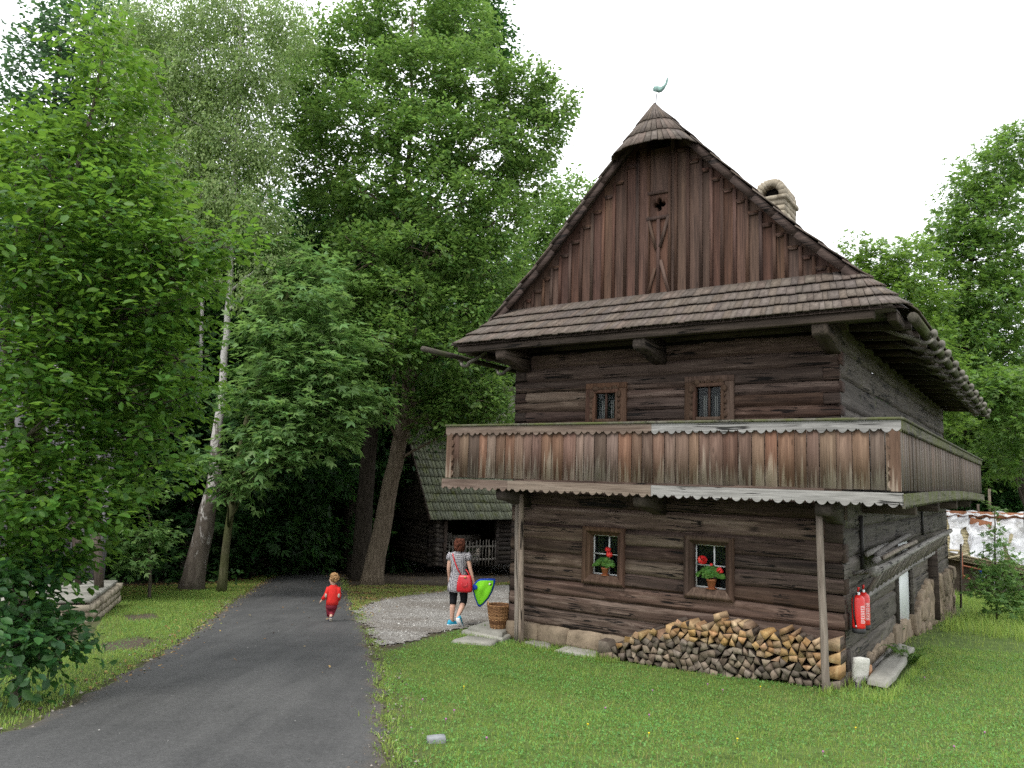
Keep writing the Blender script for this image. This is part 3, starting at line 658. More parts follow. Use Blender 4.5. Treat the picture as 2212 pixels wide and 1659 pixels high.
for a, b, c, d in WU:
    fr = MB(); gx0, gx1, gz0, gz1 = a+.21, b-.2, 1.075, d-.18
    for (p0, p1, q0, q1, v_) in ((a, b, gz1+.08, d, -.03), (a, gx0-.06, .95, gz1+.08, -.03), (gx1+.06, b, .95, gz1+.08, -.03), (gx0-.06, gx1+.06, .95, gz0-.06, -.03)):
        fr.box(h((p0+p1)/2, v_+.03, (q0+q1)/2), (p1-p0-.003, .07, q1-q0-.003), None, random.random(), bev=.006)
    for (p0, p1, q0, q1) in ((gx0-.06, gx1+.06, gz1, gz1+.065), (gx0-.06, gx0, gz0-.06, gz1), (gx1, gx1+.06, gz0-.06, gz1), (gx0, gx1, gz0-.06, gz0)):
        fr.box(h((p0+p1)/2, .0, (q0+q1)/2), (p1-p0-.003, .11, q1-q0-.003), None, random.random(), bev=.01)
    f = hb(fr, 'window', FRAMEW)
    cv = MB()       # fretwork: lobed trim left, right and on top of the sash
    def lobes(p, q, n, r, ax):
        for k in range(n):
            t_ = (k+.5)/n; cx_, cz_ = p[0]+(q[0]-p[0])*t_, p[1]+(q[1]-p[1])*t_
            rr = r*(1 if k not in (0, n-1) else 1.25)*(1 if (k % 2 == 0) else .6)
            poly = [(cx_+rr*math.cos(th)*(1. if ax else .8), cz_+rr*math.sin(th)*(.8 if ax else 1.)) for th in np.linspace(0, 2*math.pi, 12, endpoint=False)]
            cv.prism(poly, lambda x, y, tt, k=k: h(x, -.050-.0015*k+tt*.03, y), .5)
    lobes((gx1+.065, gz0-.02), (gx1+.065, gz1+.02), 5, .055, 0); lobes((gx0-.065, gz0-.02), (gx0-.065, gz1+.02), 5, .045, 0); lobes((gx0-.04, gz1+.075), (gx1+.04, gz1+.075), 5, .05, 1)
    hb(cv, 'carved_trim', FRAMEW, parent=f)
    sb = MB(); mu = (gx0+gx1)/2; sb.bar(h(mu, .02, gz0), h(mu, .02, gz1), .035, .05, (0, 1, 0), .4); hb(sb, 'mullion', FRAMEW, parent=f)
    pb = MB(); pb.add([h(gx0, .03, gz0), h(gx1, .03, gz0), h(gx1, .03, gz1), h(gx0, .03, gz1)], [(0, 1, 2, 3)]); hb(pb, 'pane', GLASS, parent=f)
    cb = MB()
    for s in (.22, .30, .68, .76): cb.bar(h(gx0+(gx1-gx0)*s, .07, gz0), h(gx0+(gx1-gx0)*s, .07, gz0+(gz1-gz0)*.72), .012, .01, (0, 1, 0), .4)
    hb(cb, 'curtain', CURT, parent=f)

# ---- gallery: boards, rails, scalloped aprons, floor, consoles, posts
BP = .885; u0, u1 = -BP, LW+.862; WT, WB = .925, -.033
def board_row(mb, s0, s1, place, z0, z1, wmin, wmax, gap=.015, thick=.028):
    s = s0
    while s < s1-.02:
        wd_ = min(random.uniform(wmin, wmax), s1-s); dz = random.uniform(-.006, .006); dp = random.uniform(-.006, .006); e = gap*random.uniform(.5, 1.3)
        a, b = s+e/2, s+wd_-e/2; r_ = random.random(); sh = random.uniform(-.004, .004)
        q = [(a, z0), (b, z0), (b+sh, z1), (a+sh, z1)]
        V = [place(x, dp, z+dz) for x, z in q]+[place(x, dp+thick, z+dz) for x, z in q]
        mb.add(V, [(0, 1, 2, 3), (4, 7, 6, 5), (0, 4, 5, 1), (1, 5, 6, 2), (2, 6, 7, 3), (3, 7, 4, 0)], r_); s += wd_
mb = MB(); board_row(mb, u0+.02, u1-.02, lambda s, d, w: h(s, -BP+d, w), WB+.03, WT-.05, .14, .24); hb(mb, 'railing_boards', RAILW)
mb = MB(); board_row(mb, -BP+.03, LS, lambda s, d, w: h(-BP+d, s, w), WB+.03, WT-.05, .14, .24); hb(mb, 'railing_boards', RAILSIDE)
mb = MB(); board_row(mb, -BP+.03, 3., lambda s, d, w: h(u1-d, s, w), WB+.03, WT-.05, .14, .24); hb(mb, 'railing_boards', RAILSIDE)
def scallop(s, per):
    t_ = (s/per) % 1.
    return .062*math.sin(math.pi*t_/.5)**.75 if t_ < .5 else .022*math.sin(math.pi*(t_-.5)/.12)**.7 if t_ < .62 else .046*math.sin(math.pi*(t_-.62)/.38)**.75
    if t_ < .42: return .055*math.sqrt(max(0, 1-((t_-.21)/.21)**2))+.0
    if t_ < .58: return .022+.03*abs((t_-.5)/.08)
    if t_ < .80: return .04*math.sqrt(max(0, 1-((t_-.69)/.11)**2))
    return .045*(1-abs((t_-.9)/.1))*.9
def apron(mb, s0, s1, place, ztop, depth, per=.27, rnd=.4, thick=.03, bow=lambda s: 0, step=.012, sag=.0):
    n = max(4, int((s1-s0)/step)); ss = np.linspace(s0, s1, n)
    front_, back_ = [], []
    for s in ss:
        zt = ztop+bow(s); zb = zt-depth-scallop(s, per)
        front_.append([place(s, 0, zt), place(s, 0, zb)]); back_.append([place(s, thick, zt), place(s, thick, zb)])
    f_ = np.array(front_); b_ = np.array(back_)
    mb.grid(f_.transpose(1, 0, 2), rnd); mb.grid(b_.transpose(1, 0, 2), rnd, flip=True)
    mb.grid(np.stack([f_[:, 1], b_[:, 1]]), rnd); mb.grid(np.stack([f_[:, 0], b_[:, 0]]), rnd, flip=True)
    for k in (0, -1): mb.add([f_[k, 0], f_[k, 1], b_[k, 1], b_[k, 0]], [(0, 1, 2, 3)], rnd)
fr_ = lambda s, d, w: h(s, -BP-.034+d, w)
for nm, a, b, m, lab in (('upper_apron', 2.555, u1+.02, BROWNB, 'brown scalloped trim board along the top of the railing'), ('upper_apron', u0-.03, 2.553, GREYB, 'bleached grey scalloped trim board along the top of the railing')):
    mb = MB(); apron(mb, a, b, fr_, WT-.02, .10, .27, random.random()); tag(hb(mb, nm, m), lab)
fr2 = lambda s, d, w: h(s, -BP-.05+d, w)
for nm, a, b, m, lab in (('lower_apron', 2.55, 5.2, BROWNB, 'brown scalloped board under the railing'), ('lower_apron', 5.204, u1+.06, BROWNB, 'brown scalloped board under the railing'), ('lower_apron', u0-.035, 2.546, GREYB, 'bleached grey scalloped board under the railing')):
    mb = MB(); apron(mb, a, b, fr2, WB, .125, .29, random.random()); tag(hb(mb, nm, m), lab)
mb = MB(); apron(mb, -BP-.03, LS+.05, lambda s, d, w: h(-BP-.034+d, s, w), WT-.02, .09, .16, .3, step=.02); hb(mb, 'upper_apron', BROWNB if 0 else MOSSB)
bow = lambda s: .07*math.sin(math.pi*min(1, max(0, (s+.9)/(LS+.9))))
mb = MB(); apron(mb, -BP-.05, LS+.25, lambda s, d, w: h(-BP-.05+d, s, w), WB-.01, .13, .16, .6, bow=bow, step=.02); tag(hb(mb, 'lower_apron', MOSSB), 'dark mossy scalloped board under the side railing')
# vertical corner trims
for a, s_ in ((u1-.015, 1), (u0+.0, -1)):
    mb = MB(); n = 60; zz = np.linspace(WB+.02, WT-.06, n)
    f_ = np.array([[h(a+.012*s_, -BP-.03, z), h(a-s_*(.10+.8*scallop(z, .27)), -BP-.03, z)] for z in zz]); b_ = f_+np.array([0, .028, 0])
    mb.grid(f_.transpose(1, 0, 2), .3, flip=(s_ > 0)); mb.grid(b_.transpose(1, 0, 2), .3, flip=(s_ < 0)); mb.grid(np.stack([f_[:, 1], b_[:, 1]]), .3); mb.grid(np.stack([f_[:, 0], b_[:, 0]]), .3)
    hb(mb, 'corner_trim', RAILW)
mb = MB(); zc = WT+.0
mb.bar(h(u1+.03, -BP+.0, zc), h(u0-.05, -BP+.0, zc), .12, .035, bev=.006); mb.bar(h(u0, -BP+.063, zc), h(u0, LS+.05, zc), .12, .035, bev=.006); mb.bar(h(u1, -BP+.063, zc), h(u1, 3, zc), .12, .035, bev=.006); hb(mb, 'handrail', MOSSB)
mb = MB(); mb.box(h((u0+u1)/2, -BP/2-.01, WB-.10), (u1-u0-.06, BP-.08, .05)); mb.box(h(u0/2-.01, LS/2, WB-.10), (BP-.08, LS, .05)); mb.box(h((u1+LW)/2, 1.5, WB-.10), (.8, 3, .05))
hb(mb, 'gallery_floor', BEAM)
def console(nm, u_, w_, hh, ww, v0, v1, mat):
    mb = MB(); prof = [(v0, w_+hh/2), (v0, w_-hh/2+.05), (v0+.03, w_-hh/2), (v0+.25, w_-hh/2-.02), (v0+.55, w_-hh/2-.10), (v1, w_-hh/2-.16), (v1, w_+hh/2)]
    mb.prism(prof, lambda x, y, t_: h(u_-ww/2+ww*t_, x, y), random.random()); hb(mb, nm, mat)
for u_ in (.09, 2.80, 5.42): console('console_beam', u_, -.27, .2, .21, -.80, .1, BEAMY)
for u_ in (.085, 2.82, 5.50): console('eave_console', u_, 2.22, .22, .21, -.84, .1, BEAMY)
for v_ in (1.5, 4.5, 8., 11.5):
    mb = MB(); mb.box(h(-.36, v_, -.27), (.8, .2, .2), bev=.02); hb(mb, 'console_beam', BEAM)
for (pt, pb, rad) in (((.185, -.62, -.36), (.115, -.66, -2.80), .05), ((5.42, -.28, -.27), (5.32, -.30, -2.85), .052), ((5.31, -.33, -.27), (5.21, -.34, -2.88), .05)):
    mb = MB(); n = 9; pts = [np.array(h(*(np.array(pt)+(np.array(pb)-np.array(pt))*k/n)))+np.array([.008*nz3(k*.7, pt[0]*9, 0), .008*nz3(k*.7, 3, 1), 0]) for k in range(n+1)]
    mb.tube(pts, [rad*(1.08-.13*(1-k/n))*(1+.06*nz3(k, pt[0], 2)) for k in range(n+1)], 10); tag(hb(mb, 'support_post', POSTW, True), 'slim round timber post under the gallery')

# ---- roof
WA, HALF = 6.46, LW/2
def roof_w(s):          # height over half-width s
    xs = [0, .76, 2.32, 3.1, 3.87, 4.0]; zs = [6.46, 5.63, 3.93, 3.20, 2.49, 2.40]; return float(np.interp(s, xs, zs))
prof = [0, .32, .66, 1.0, 1.34, 1.68, 2.0, 2.32, 2.65, 2.98, 3.30, 3.60, 3.88]
def shingles(mb, lo, hi, n0, lift=.035, thick=.018, over=.06, width=.11):
    """lo(t), hi(t): lower / upper edge of a course, t 0..1; individual shingles with a shadow line below"""
    L = np.linalg.norm(np.array(lo(1.))-np.array(lo(0.))); L = max(L, n0*width); t_ = 0.
    while t_ < 1-1e-6:
        dt = width*random.uniform(.6, 1.4)/L; t2 = min(1., t_+dt); 
        if 1-t2 < .3*width/L: t2 = 1.
        e = .002/L; A_ = np.array(lo(t_+e)); B_ = np.array(lo(t2-e)); C_ = np.array(hi(t2-e)); D_ = np.array(hi(t_+e))
        sl_ = ((A_-D_)+(B_-C_))/2; sl_ /= np.linalg.norm(sl_)+1e-9
        nrm = np.cross(B_-A_, D_-A_); nn = np.linalg.norm(nrm); 
        if nn < 1e-7: nrm = np.cross(B_-A_, C_-A_); nn = np.linalg.norm(nrm)+1e-9
        nrm /= nn; nrm = nrm if nrm[2] > 0 else -nrm
        o_ = sl_*(over+random.uniform(-.014, .014)); lf = nrm*(lift+random.uniform(-.004, .004)); lf2 = nrm*.004; dn = -nrm*thick
        V = [A_+o_+lf, B_+o_+lf, C_+lf2, D_+lf2, A_+o_+lf+dn, B_+o_+lf+dn, C_+lf2+dn, D_+lf2+dn]
        mb.add(V, [(0, 1, 2, 3), (4, 7, 6, 5), (0, 4, 5, 1), (1, 5, 6, 2), (2, 6, 7, 3), (3, 7, 4, 0)], random.random()); t_ = t2
VR, VE = -.25, LS+.9
mb = MB()
for sg in (-1, 1):
    for k in range(len(prof)-1):
        s1_, s0_ = prof[k], prof[k+1]
        f = lambda s: (lambda t_: np.array(h(HALF+sg*s, VR-(.0 if s < 2.9 else 0)+(VE-VR)*t_, roof_w(s))))
        shingles(mb, f(s0_), f(s1_), 1, width=.16)
ROOF = hb(mb, 'roof', SHGL)
gbm = MB()
mb = MB()      # underboarding and verge (barge) boards
for sg in (-1, 1):
    Pg = np.array([[h(HALF+sg*s, v_, roof_w(s)-.055) for s in prof] for v_ in (VR+.03, VE-.03)]); mb.grid(Pg, .3)
    for k in range(len(prof)-2):
        a, b = prof[k], prof[k+1]; gbm.bar(h(HALF+sg*a, VR+.05, roof_w(a)-.12), h(HALF+sg*b, VR+.05, roof_w(b)-.12), .03, .12, (0, 0, 1), .4)
hb(mb, 'roof_boarding', BEAM); hb(gbm, 'barge_board', ENDW)
# skirt roof over the gable foot, with rounded corners
EV, EW = -.956, 2.43
def rail_path(fr):      # fr 0 = eave .. 1 = gable foot; returns list of points front-left corner .. right corner
    P_ = []; top_l, top_r = LW+.16, -.28
    for ang in np.linspace(90, 0, 9): P_.append((LW+.944-.42+.42*math.sin(R(ang)), EV+.42-.42*math.cos(R(ang)), EW+.05*max(0, (ang-10)/80)))
    for ang in np.linspace(0, 90, 9): P_.append((-1.0+.42-.42*math.sin(R(ang)), EV+.42-.42*math.cos(R(ang)), EW+.05*max(0, (ang-10)/80)))
    T_ = [(top_l, -.02, 3.19)]*9+[(top_r, -.02, 3.19)]*9
    return np.array([np.array(h(*a))*(1-fr)+np.array(h(*b))*fr for a, b in zip(P_, T_)])
def along(Pp, ref):
    d = np.concatenate([[0], np.cumsum(np.linalg.norm(np.diff(ref, axis=0), axis=1))]); d /= d[-1]
    return lambda t_: np.array([np.interp(t_, d, Pp[:, k]) for k in range(3)])
mb = MB(); NC = 4; sagf = lambda x: 0
ref = rail_path(0.)
for k in range(NC):
    a, b = k/NC, (k+1)/NC
    shingles(mb, along(rail_path(a), ref), along(rail_path(b), ref), 1, .045, .02, .05, .10)
hb(mb, 'skirt_roof', SHGL)
mb = MB(); P0, P1 = rail_path(.0), rail_path(1.); mb.grid(np.stack([P0-np.array([0, 0, .05]), P1-np.array([0, 0, .05])]), .3); mb.box(h(LW/2, -.42, 2.425), (LW+1.7, .98, .03)); mb.box(h(LW/2, .1, 2.40), (LW+.2, .2, .16)); hb(mb, 'skirt_boarding', BEAM)
mb = MB(); mb.bar(h(LW+.7, -.83, 2.335), h(-.62, -.83, 2.335), .15, .13, rnd=.3, bev=.012); hb(mb, 'eave_beam', BEAM)
mb = MB(); mb.bar(h(-.78, -.5, 2.36), h(-.78, VE-.1, 2.30), .13, .13, rnd=.6, bev=.012)
for v_ in np.arange(.3, VE-.3, .85): mb.bar(h(.1, v_, 2.42), h(-.92, v_, 2.36), .12, .13, rnd=random.random())
mb.bar(h(LW+.75, -.5, 2.36), h(LW+.75, VE-.1, 2.3), .13, .13, rnd=.6)
for v_ in np.arange(.3, VE-.3, .85): mb.bar(h(LW-.1, v_, 2.42), h(LW+.9, v_, 2.36), .12, .13, rnd=random.random())
hb(mb, 'rafter_feet', BEAM)
# half-cone hood at the ridge end
mb = MB(); RH, WH = .715, 5.57
def cone(fr):
    return lambda t_: np.array(h(HALF+RH*fr*1.02*math.cos(math.pi*t_), -.23-.47*fr*math.sin(math.pi*t_), WA+.03-(WA-WH)*fr-.02*math.sin(math.pi*fr)))
for a, b in ((1., .68), (.70, .37), (.40, .0)): shingles(mb, cone(a), cone(b if b > 0 else .015), 18, .03, .018, .04, .085)
hb(mb, 'roof_hood', SHGL)
mb = MB(); ring = [cone(.985)(t_)-np.array([0, 0, .02]) for t_ in np.linspace(0, 1, 20)]; inner = [np.array(h(HALF+.7*math.cos(math.pi*t_), -.02, WH+.45*math.sin(math.pi*t_))) for t_ in np.linspace(0, 1, 20)]
mb.grid(np.stack([np.array(ring), np.array(inner)]), .3); hb(mb, 'hood_soffit', BEAM)
# gable
gab = lambda u_: roof_w(abs(u_-HALF))-.08
mb = MB(); u_ = -.25
HOLE = (2.86, 4.74)
Pk = []
mb2 = MB()
while u_ < LW+.22:
    wd_ = random.uniform(.17, .23); a, b = u_, min(u_+wd_, LW+.22); za, zb = gab(a), gab(b); base = 3.12
    if a < 2.66 < b: b = 2.66
    if abs(a-2.66) < 1e-6: b = 3.055
    if not (b > 2.665 and a < 3.05):
        if max(za, zb) > base+.05:
            dp = random.uniform(-.006, .006); V = [h(a, dp, base), h(b, dp, base), h(b, dp, max(base, zb)), h(a, dp, max(base, za))]
            mb.add(V, [(0, 1, 2, 3)], random.random())
            mb.bar(h(a, -.018, base-.02), h(a, -.018, max(base, za-.18)), .055, .028, (0, 1, 0), random.random())
            zc = min(za, zb)-.17
            if zc > base+.05: mb2.bar(h(a+.03, -.022, zc), h(b-.02, -.022, zc), .04, .025, (0, 1, 0), random.random()); mb2.bar(h(a+.05, -.02, zc-.03), h(b-.04, -.02, zc-.03), .03, .03, (0, 1, 0), random.random())
    u_ = b
# centre panel around the quatrefoil opening
def quatre(n=32):
    out = []
    for th in np.linspace(0, 2*math.pi, n, endpoint=False):
        r_ = .062+.058*abs(math.cos(2*th))**.7; out.append((HOLE[0]+r_*math.cos(th), HOLE[1]+r_*math.sin(th)))
    return out
Q = quatre(); sq = []
for x, y in Q:
    dx, dy = x-HOLE[0], y-HOLE[1]; k = .195/max(abs(dx), abs(dy)); sq.append((HOLE[0]+dx*k, HOLE[1]+dy*k))
V = [h(x, .0, y) for x, y in Q]+[h(x, .0, y) for x, y in sq]+[h(x, .12, y) for x, y in Q]; n = len(Q)
mb.add(V, [(i, (i+1) % n, n+(i+1) % n, n+i) for i in range(n)]+[(i, 2*n+i, 2*n+(i+1) % n, (i+1) % n) for i in range(n)], .55)
for (a, b, c, d) in ((2.665, 3.055, 3.12, 4.545), (2.665, 3.055, 4.935, 5.75)): mb.add([h(a, 0, c), h(b, 0, c), h(b, 0, d), h(a, 0, d)], [(0, 1, 2, 3)], random.random())
gabmb = mb
for p, q, t_ in (((2.68, 4.945), (3.06, 4.955), .05), ((2.66, 4.50), (3.08, 4.50), .06), ((2.86, 4.47), (2.86, 3.13), .055), ((3.06, 4.55), (2.90, 3.95), .05), ((2.68, 4.5), (2.83, 3.98), .05), ((2.92, 3.62), (3.05, 3.15), .05), ((2.82, 3.75), (2.66, 3.17), .055), ((3.07, 5.0), (3.07, 3.12), .05), ((2.66, 5.6), (2.66, 3.12), .05)):
    mb2.bar(h(p[0], -.02-random.random()*.006, p[1]), h(q[0], -.02-random.random()*.006, q[1]), t_, .03, (0, 1, 0), random.random())
gabmb.add(np.concatenate(mb2.v), mb2.f, np.concatenate(mb2.r)); hb(gabmb, 'gable_boarding', GABW)
mb = MB(); mb.add([h(2.5, .3, 4.3), h(3.2, .3, 4.3), h(3.2, .3, 5.2), h(2.5, .3, 5.2)], [(0, 1, 2, 3)]); mb.add([h(-.3, .12, 3.0), h(LW+.3, .12, 3.0), h(HALF, .12, 3.05)], [(0, 1, 2)]); hb(mb, 'loft_dark_sheet', DARK)  # near-black upright sheets: the unlit loft behind the quatrefoil put in as colour
# gutters of hollowed logs on crooked hooks
def gutter(u_, v0, v1, hooks, nm):
    mb = MB(); pts = [h(u_+.02*nz3(k, u_, 0), v0+(v1-v0)*k/14, 2.27-.06*k/14+.02*nz3(k*.8, 3, u_)) for k in range(15)]; mb.tube(pts, .07 if u_ < 0 else .05, 10, rnd=.4)
    g_ = hb(mb, nm, GUTW, True)
    s = -1 if u_ < 0 else 1
    for v_ in hooks:
        hk = MB(); c = np.array((u_, v_+random.uniform(-.22, .22), 2.24)); ring = []
        for k in range(12):
            th = R(-150+k*188/11); r_ = .112; ring.append(h(c[0]+s*r_*math.cos(th)*1.0, c[1]+.02*math.sin(k), c[2]+r_*math.sin(th)))
        ring = [h(u_-s*.55, v_, 2.36), h(u_-s*.3, v_, 2.24)]+ring
        hk.tube(ring, [.034]*6+[.028]*4+[.034, .05, .058, .04], 8, wob=.12); hb(hk, 'hook', GUTHK, True, parent=g_)
GUTW = bark('gutter_log', (.035,.031,.026), (.12,.105,.085), (9, 1.5, 9), .45); GUTHK = plain('hook_wood', (.17,.158,.135), .8, .2, .25, 9, bump=.3)
gutter(-1.07, -.75, 14.4, [.35, 1.6, 2.6, 3.7, 4.8, 6.0, 7.1, 8.4, 9.8, 11.4, 13.2], 'gutter')
gutter(LW+1.03, -1.5, 10, [-.3, .9, 2.4, 4, 6], 'gutter')
# chimney of split stone with an arched mouth
mb = MB(); CU0, CU1, CV0, CV1 = 2.36, 3.03, 6.0, 7.0
def course(zl, zh, grow, mb):
    for side_ in range(4):
        if side_ in (0, 2): p0, p1, fx, L = CU0-grow, CU1+grow, (CV0-grow if side_ == 0 else CV1+grow), 1
        else: p0, p1, fx = CV0-grow, CV1+grow, (CU0-grow if side_ == 1 else CU1+grow)
        s = p0
        while s < p1-.03:
            L_ = min(random.uniform(.16, .34), p1-s); c_ = s+L_/2
            if side_ in (0, 2): rock(mb, h(c_, fx+(.08 if side_ == 0 else -.08), (zl+zh)/2), (L_*1.03, .18, (zh-zl)*1.03), 0, None, .12, 2)
            else: rock(mb, h(fx+(.08 if side_ == 1 else -.08), c_, (zl+zh)/2), (.18, L_*1.03, (zh-zl)*1.03), 0, None, .12, 2)
            s += L_
z = 5.3
while z < 6.68: course(z, z+.14, 0, mb); z += .14
course(6.70, 6.80, .05, mb)
mb.box(h((CU0+CU1)/2, 6.5, 6.745), (.72, 1.05, .1))
for k in range(11):      # barrel vault
    th = math.pi*(k+.5)/11; r_ = .28
    for j in range(4): rock(mb, h((CU0+CU1)/2+r_*math.cos(th), CV0+.12+.25*j, 6.81+.34*math.sin(th)**.8), (.13, .27, .11) if 0 else (.15, .27, .15), 0, None, .15, 2)
CH = hb(mb, 'chimney', STONE, True, parent=ROOF)
mb = MB(); mb.box(h((CU0+CU1)/2, 6.55, 6.95), (.42, .6, .3)); hb(mb, 'mouth_dark_block', DARK, parent=ROOF)  # near-black block in the arched mouth, its colour standing for the hollow's darkness
# weathervane cockerel
VER = plain('verdigris', (.16,.26,.23), .7, .3, .35, 25)
mb = MB(); mb.tube([h(HALF-.03, -.25, 6.40), h(HALF-.05, -.25, 6.62)], .009, 6); vn = hb(mb, 'weathervane', IRON)
mb = MB(); c = (HALF-.115, -.25, 6.70)
body = [(1.08*x_, 1.2*y_) for x_, y_ in [(-.12, .03), (-.10, .055), (-.045, .045), (.02, .02), (.06, .03), (.085, .06), (.10, .03), (.07, -.02), (.02, -.055), (-.03, -.055), (-.075, -.03), (-.12, -.01)]]
mb.prism(body, lambda x, y, t_: h(c[0]-x, c[1]-.012+.024*t_, c[2]+y), .4)
for r_, off in ((.085, .0), (.11, .012), (.13, .02)):
    pts = [h(c[0]-(.075+off*.6+r_*.35*math.sin(th)), c[1], c[2]+.03+r_*(1-math.cos(th))*.75) for th in np.linspace(0, 2.2, 9)]; mb.tube(pts, [.012]*4+[.010]*3+[.007, .003], 6)
hb(mb, 'cockerel', VER, parent=vn)

# ---- long side fittings that belong to the wall: white door, dark boards
mb = MB(); mb.box(h(.05, 5.42, -1.80), (.05, 1.72, 1.70), rnd=.4); tag(hb(mb, 'side_door', WHITE), 'white painted door in the long side wall')
mb = MB()
mb.box(h(.0, 4.50, -1.80), (.10, .09, 1.78)); mb.box(h(.0, 6.36, -1.80), (.10, .09, 1.78)); mb.box(h(.0, 5.43, -.955), (.10, 1.775, .09)); hb(mb, 'door_frame', LOGY)
mb = MB(); mb.bar(h(-.05, 9.3, -1.2), h(-.07, 9.35, -3.0), .3, .08, (0, 1, 0)); hb(mb, 'wall_post', BEAM)
for v_, z0, z1 in ((1.15, -1.3, -.4), (8.2, -1.0, -.35)):
    mb = MB(); mb.bar(h(-.04, v_, z0), h(-.03, v_, z1), .05, .05, (0, 1, 0)); hb(mb, 'iron_stay', IRON)
# ================================================================== things around the house
def hempty(name, u, v, w, rz=0., **k):
    p = hw(u, v, w); return empty(name, p, YAW-math.pi/2+rz, **k)
# ---- flower pots
TERRA = plain('terracotta', (.42,.16,.075), .8, .2, .15, 12); PETAL = rnd_mat('geranium_petal', [(0, (.55,.015,.02)), (.6, (.80,.035,.035)), (1, (.9,.12,.09))], .6)
GERL = leafmat('geranium_leaf', (.04,.13,.02), (.09,.20,.035), .25, (.3,.5,.05), (.7, 1.3))
STEM = plain('green_stem', (.10,.20,.05), .7)
def pot(u, w, sc, heads, spread, lab):
    o = hempty('potted_geranium', u, .02, w, label=lab, cat='flower pot', group='geraniums in the lower windows')
    mb = MB(); hh = .13*sc; mb.lathe([(0, 0), (.045*sc, 0), (.062*sc, hh*.78), (.07*sc, hh*.78), (.072*sc, hh), (.062*sc, hh), (.055*sc, hh*.85), (0, hh*.85)], (0, 0, .016), 18); mb.build('pot', TERRA, o, smooth=False)
    mb = MB(); mb.lathe([(0, 0), (.06*sc, 0), (.082*sc, .016), (.076*sc, .016), (.058*sc, .006), (0, .006)], (0, 0, .002), 18); mb.build('saucer', TERRA, o)
    V = []; F = []; rr = []; mb = MB()
    for i in range(140):
        a = random.uniform(0, 6.28); r_ = spread*math.sqrt(random.random()); x, y = r_*math.cos(a)*1.0, r_*math.sin(a)*.40-.035
        z = hh+.02+.17*sc*(1-(r_/spread)**2*.75)*random.uniform(.35, 1.05)
        s = random.uniform(.022, .042); n_ = Vector((x*2.2, y*1.5-.5, .55)).normalized(); q = n_.to_track_quat('Z', 'Y')
        ring = [Vector((s*(1+.12*math.cos(5*th))*math.cos(th), s*(1+.12*math.cos(5*th))*math.sin(th), .25*s)) for th in np.linspace(.3, 6., 9)]
        mb.add([np.array(Vector((x, y, z))+q@p) for p in [Vector((0, 0, 0))]+ring], [(0, k+1, k+2) for k in range(8)], random.random())
    mb.build('foliage', GERL, o)
    for (x, z, r_) in heads:
        r_ *= 1.2
        mb = MB(); mb.tube([(x*.3, -.02, hh), (x*.8, -.05, z-.06), (x, -.05, z)], .004, 5, mi=1)
        for i in range(70):
            d = Vector((random.gauss(0, 1), random.gauss(0, 1), random.gauss(0, 1))).normalized(); c = np.array((x, -.05, z))+np.array(d)*r_*np.array((1, .8, .85)); q = d.to_track_quat('Z', 'Y'); s = r_*.36
            mb.add([c+np.array(q@Vector((s*math.cos(a)*k, s*math.sin(a)*k, .004*(1-k)))) for a, k in zip(np.linspace(0, 5.2, 6), (1, .75, 1.1, .8, 1, .7))], [(0, 1, 2, 3, 4, 5)], random.random())
        mb.build('flower_head', [PETAL, STEM], o)
pot(3.80, -1.575, .92, [(.10, .36, .045), (.075, .44, .04)], .19, 'small terracotta pot with two red geranium heads in the lower left window')
pot(1.945, -1.61, 1.12, [(-.13, .44, .062), (.015, .38, .02), (.15, .30, .045)], .23, 'larger terracotta pot with three red geranium heads in the lower right window')

# ---- firewood: every split log is its own thing
FW_END = wood('split_wood_fresh', (.18,.095,.042), (.40,.24,.115), (.56,.40,.22), 'y', .5, .4, cracks=False, val=(.6, 1.2))
FW_OLD = wood('split_wood_grey', (.075,.055,.040), (.19,.145,.105), (.33,.27,.205), 'y', .5, .4, cracks=False, val=(.45, 1.4))
FW_BARK = bark('log_bark', (.035,.028,.022), (.13,.10,.08), (9, 2, 9))
topx = [(.18, -2.10), (.42, -2.03), (.72, -2.0), (.95, -2.06), (1.2, -1.97), (1.46, -1.96), (1.72, -1.92), (1.95, -2.08), (2.32, -2.08), (2.6, -2.22), (3.1, -2.36), (3.3, -2.52), (3.52, -2.6)]
def top_at(u): return float(np.interp(u, [p[0] for p in topx], [p[1] for p in topx]))
def bot_at(u): return float(G(*hw(u, -.36, 0)[:2]))-.005
seeds = []; row = 0; z = -2.86; st = .114
while z < -1.85:
    u = .2+(st/2 if row % 2 else 0)
    while u < 3.56:
        p = (u+random.uniform(-.034, .034), z+random.uniform(-.03, .03)); seeds.append(p); u += st*random.uniform(.85, 1.15)
    z += st*.80; row += 1
seeds = np.array(seeds)
FWG = 'split logs in the firewood stack'
nfw = 0
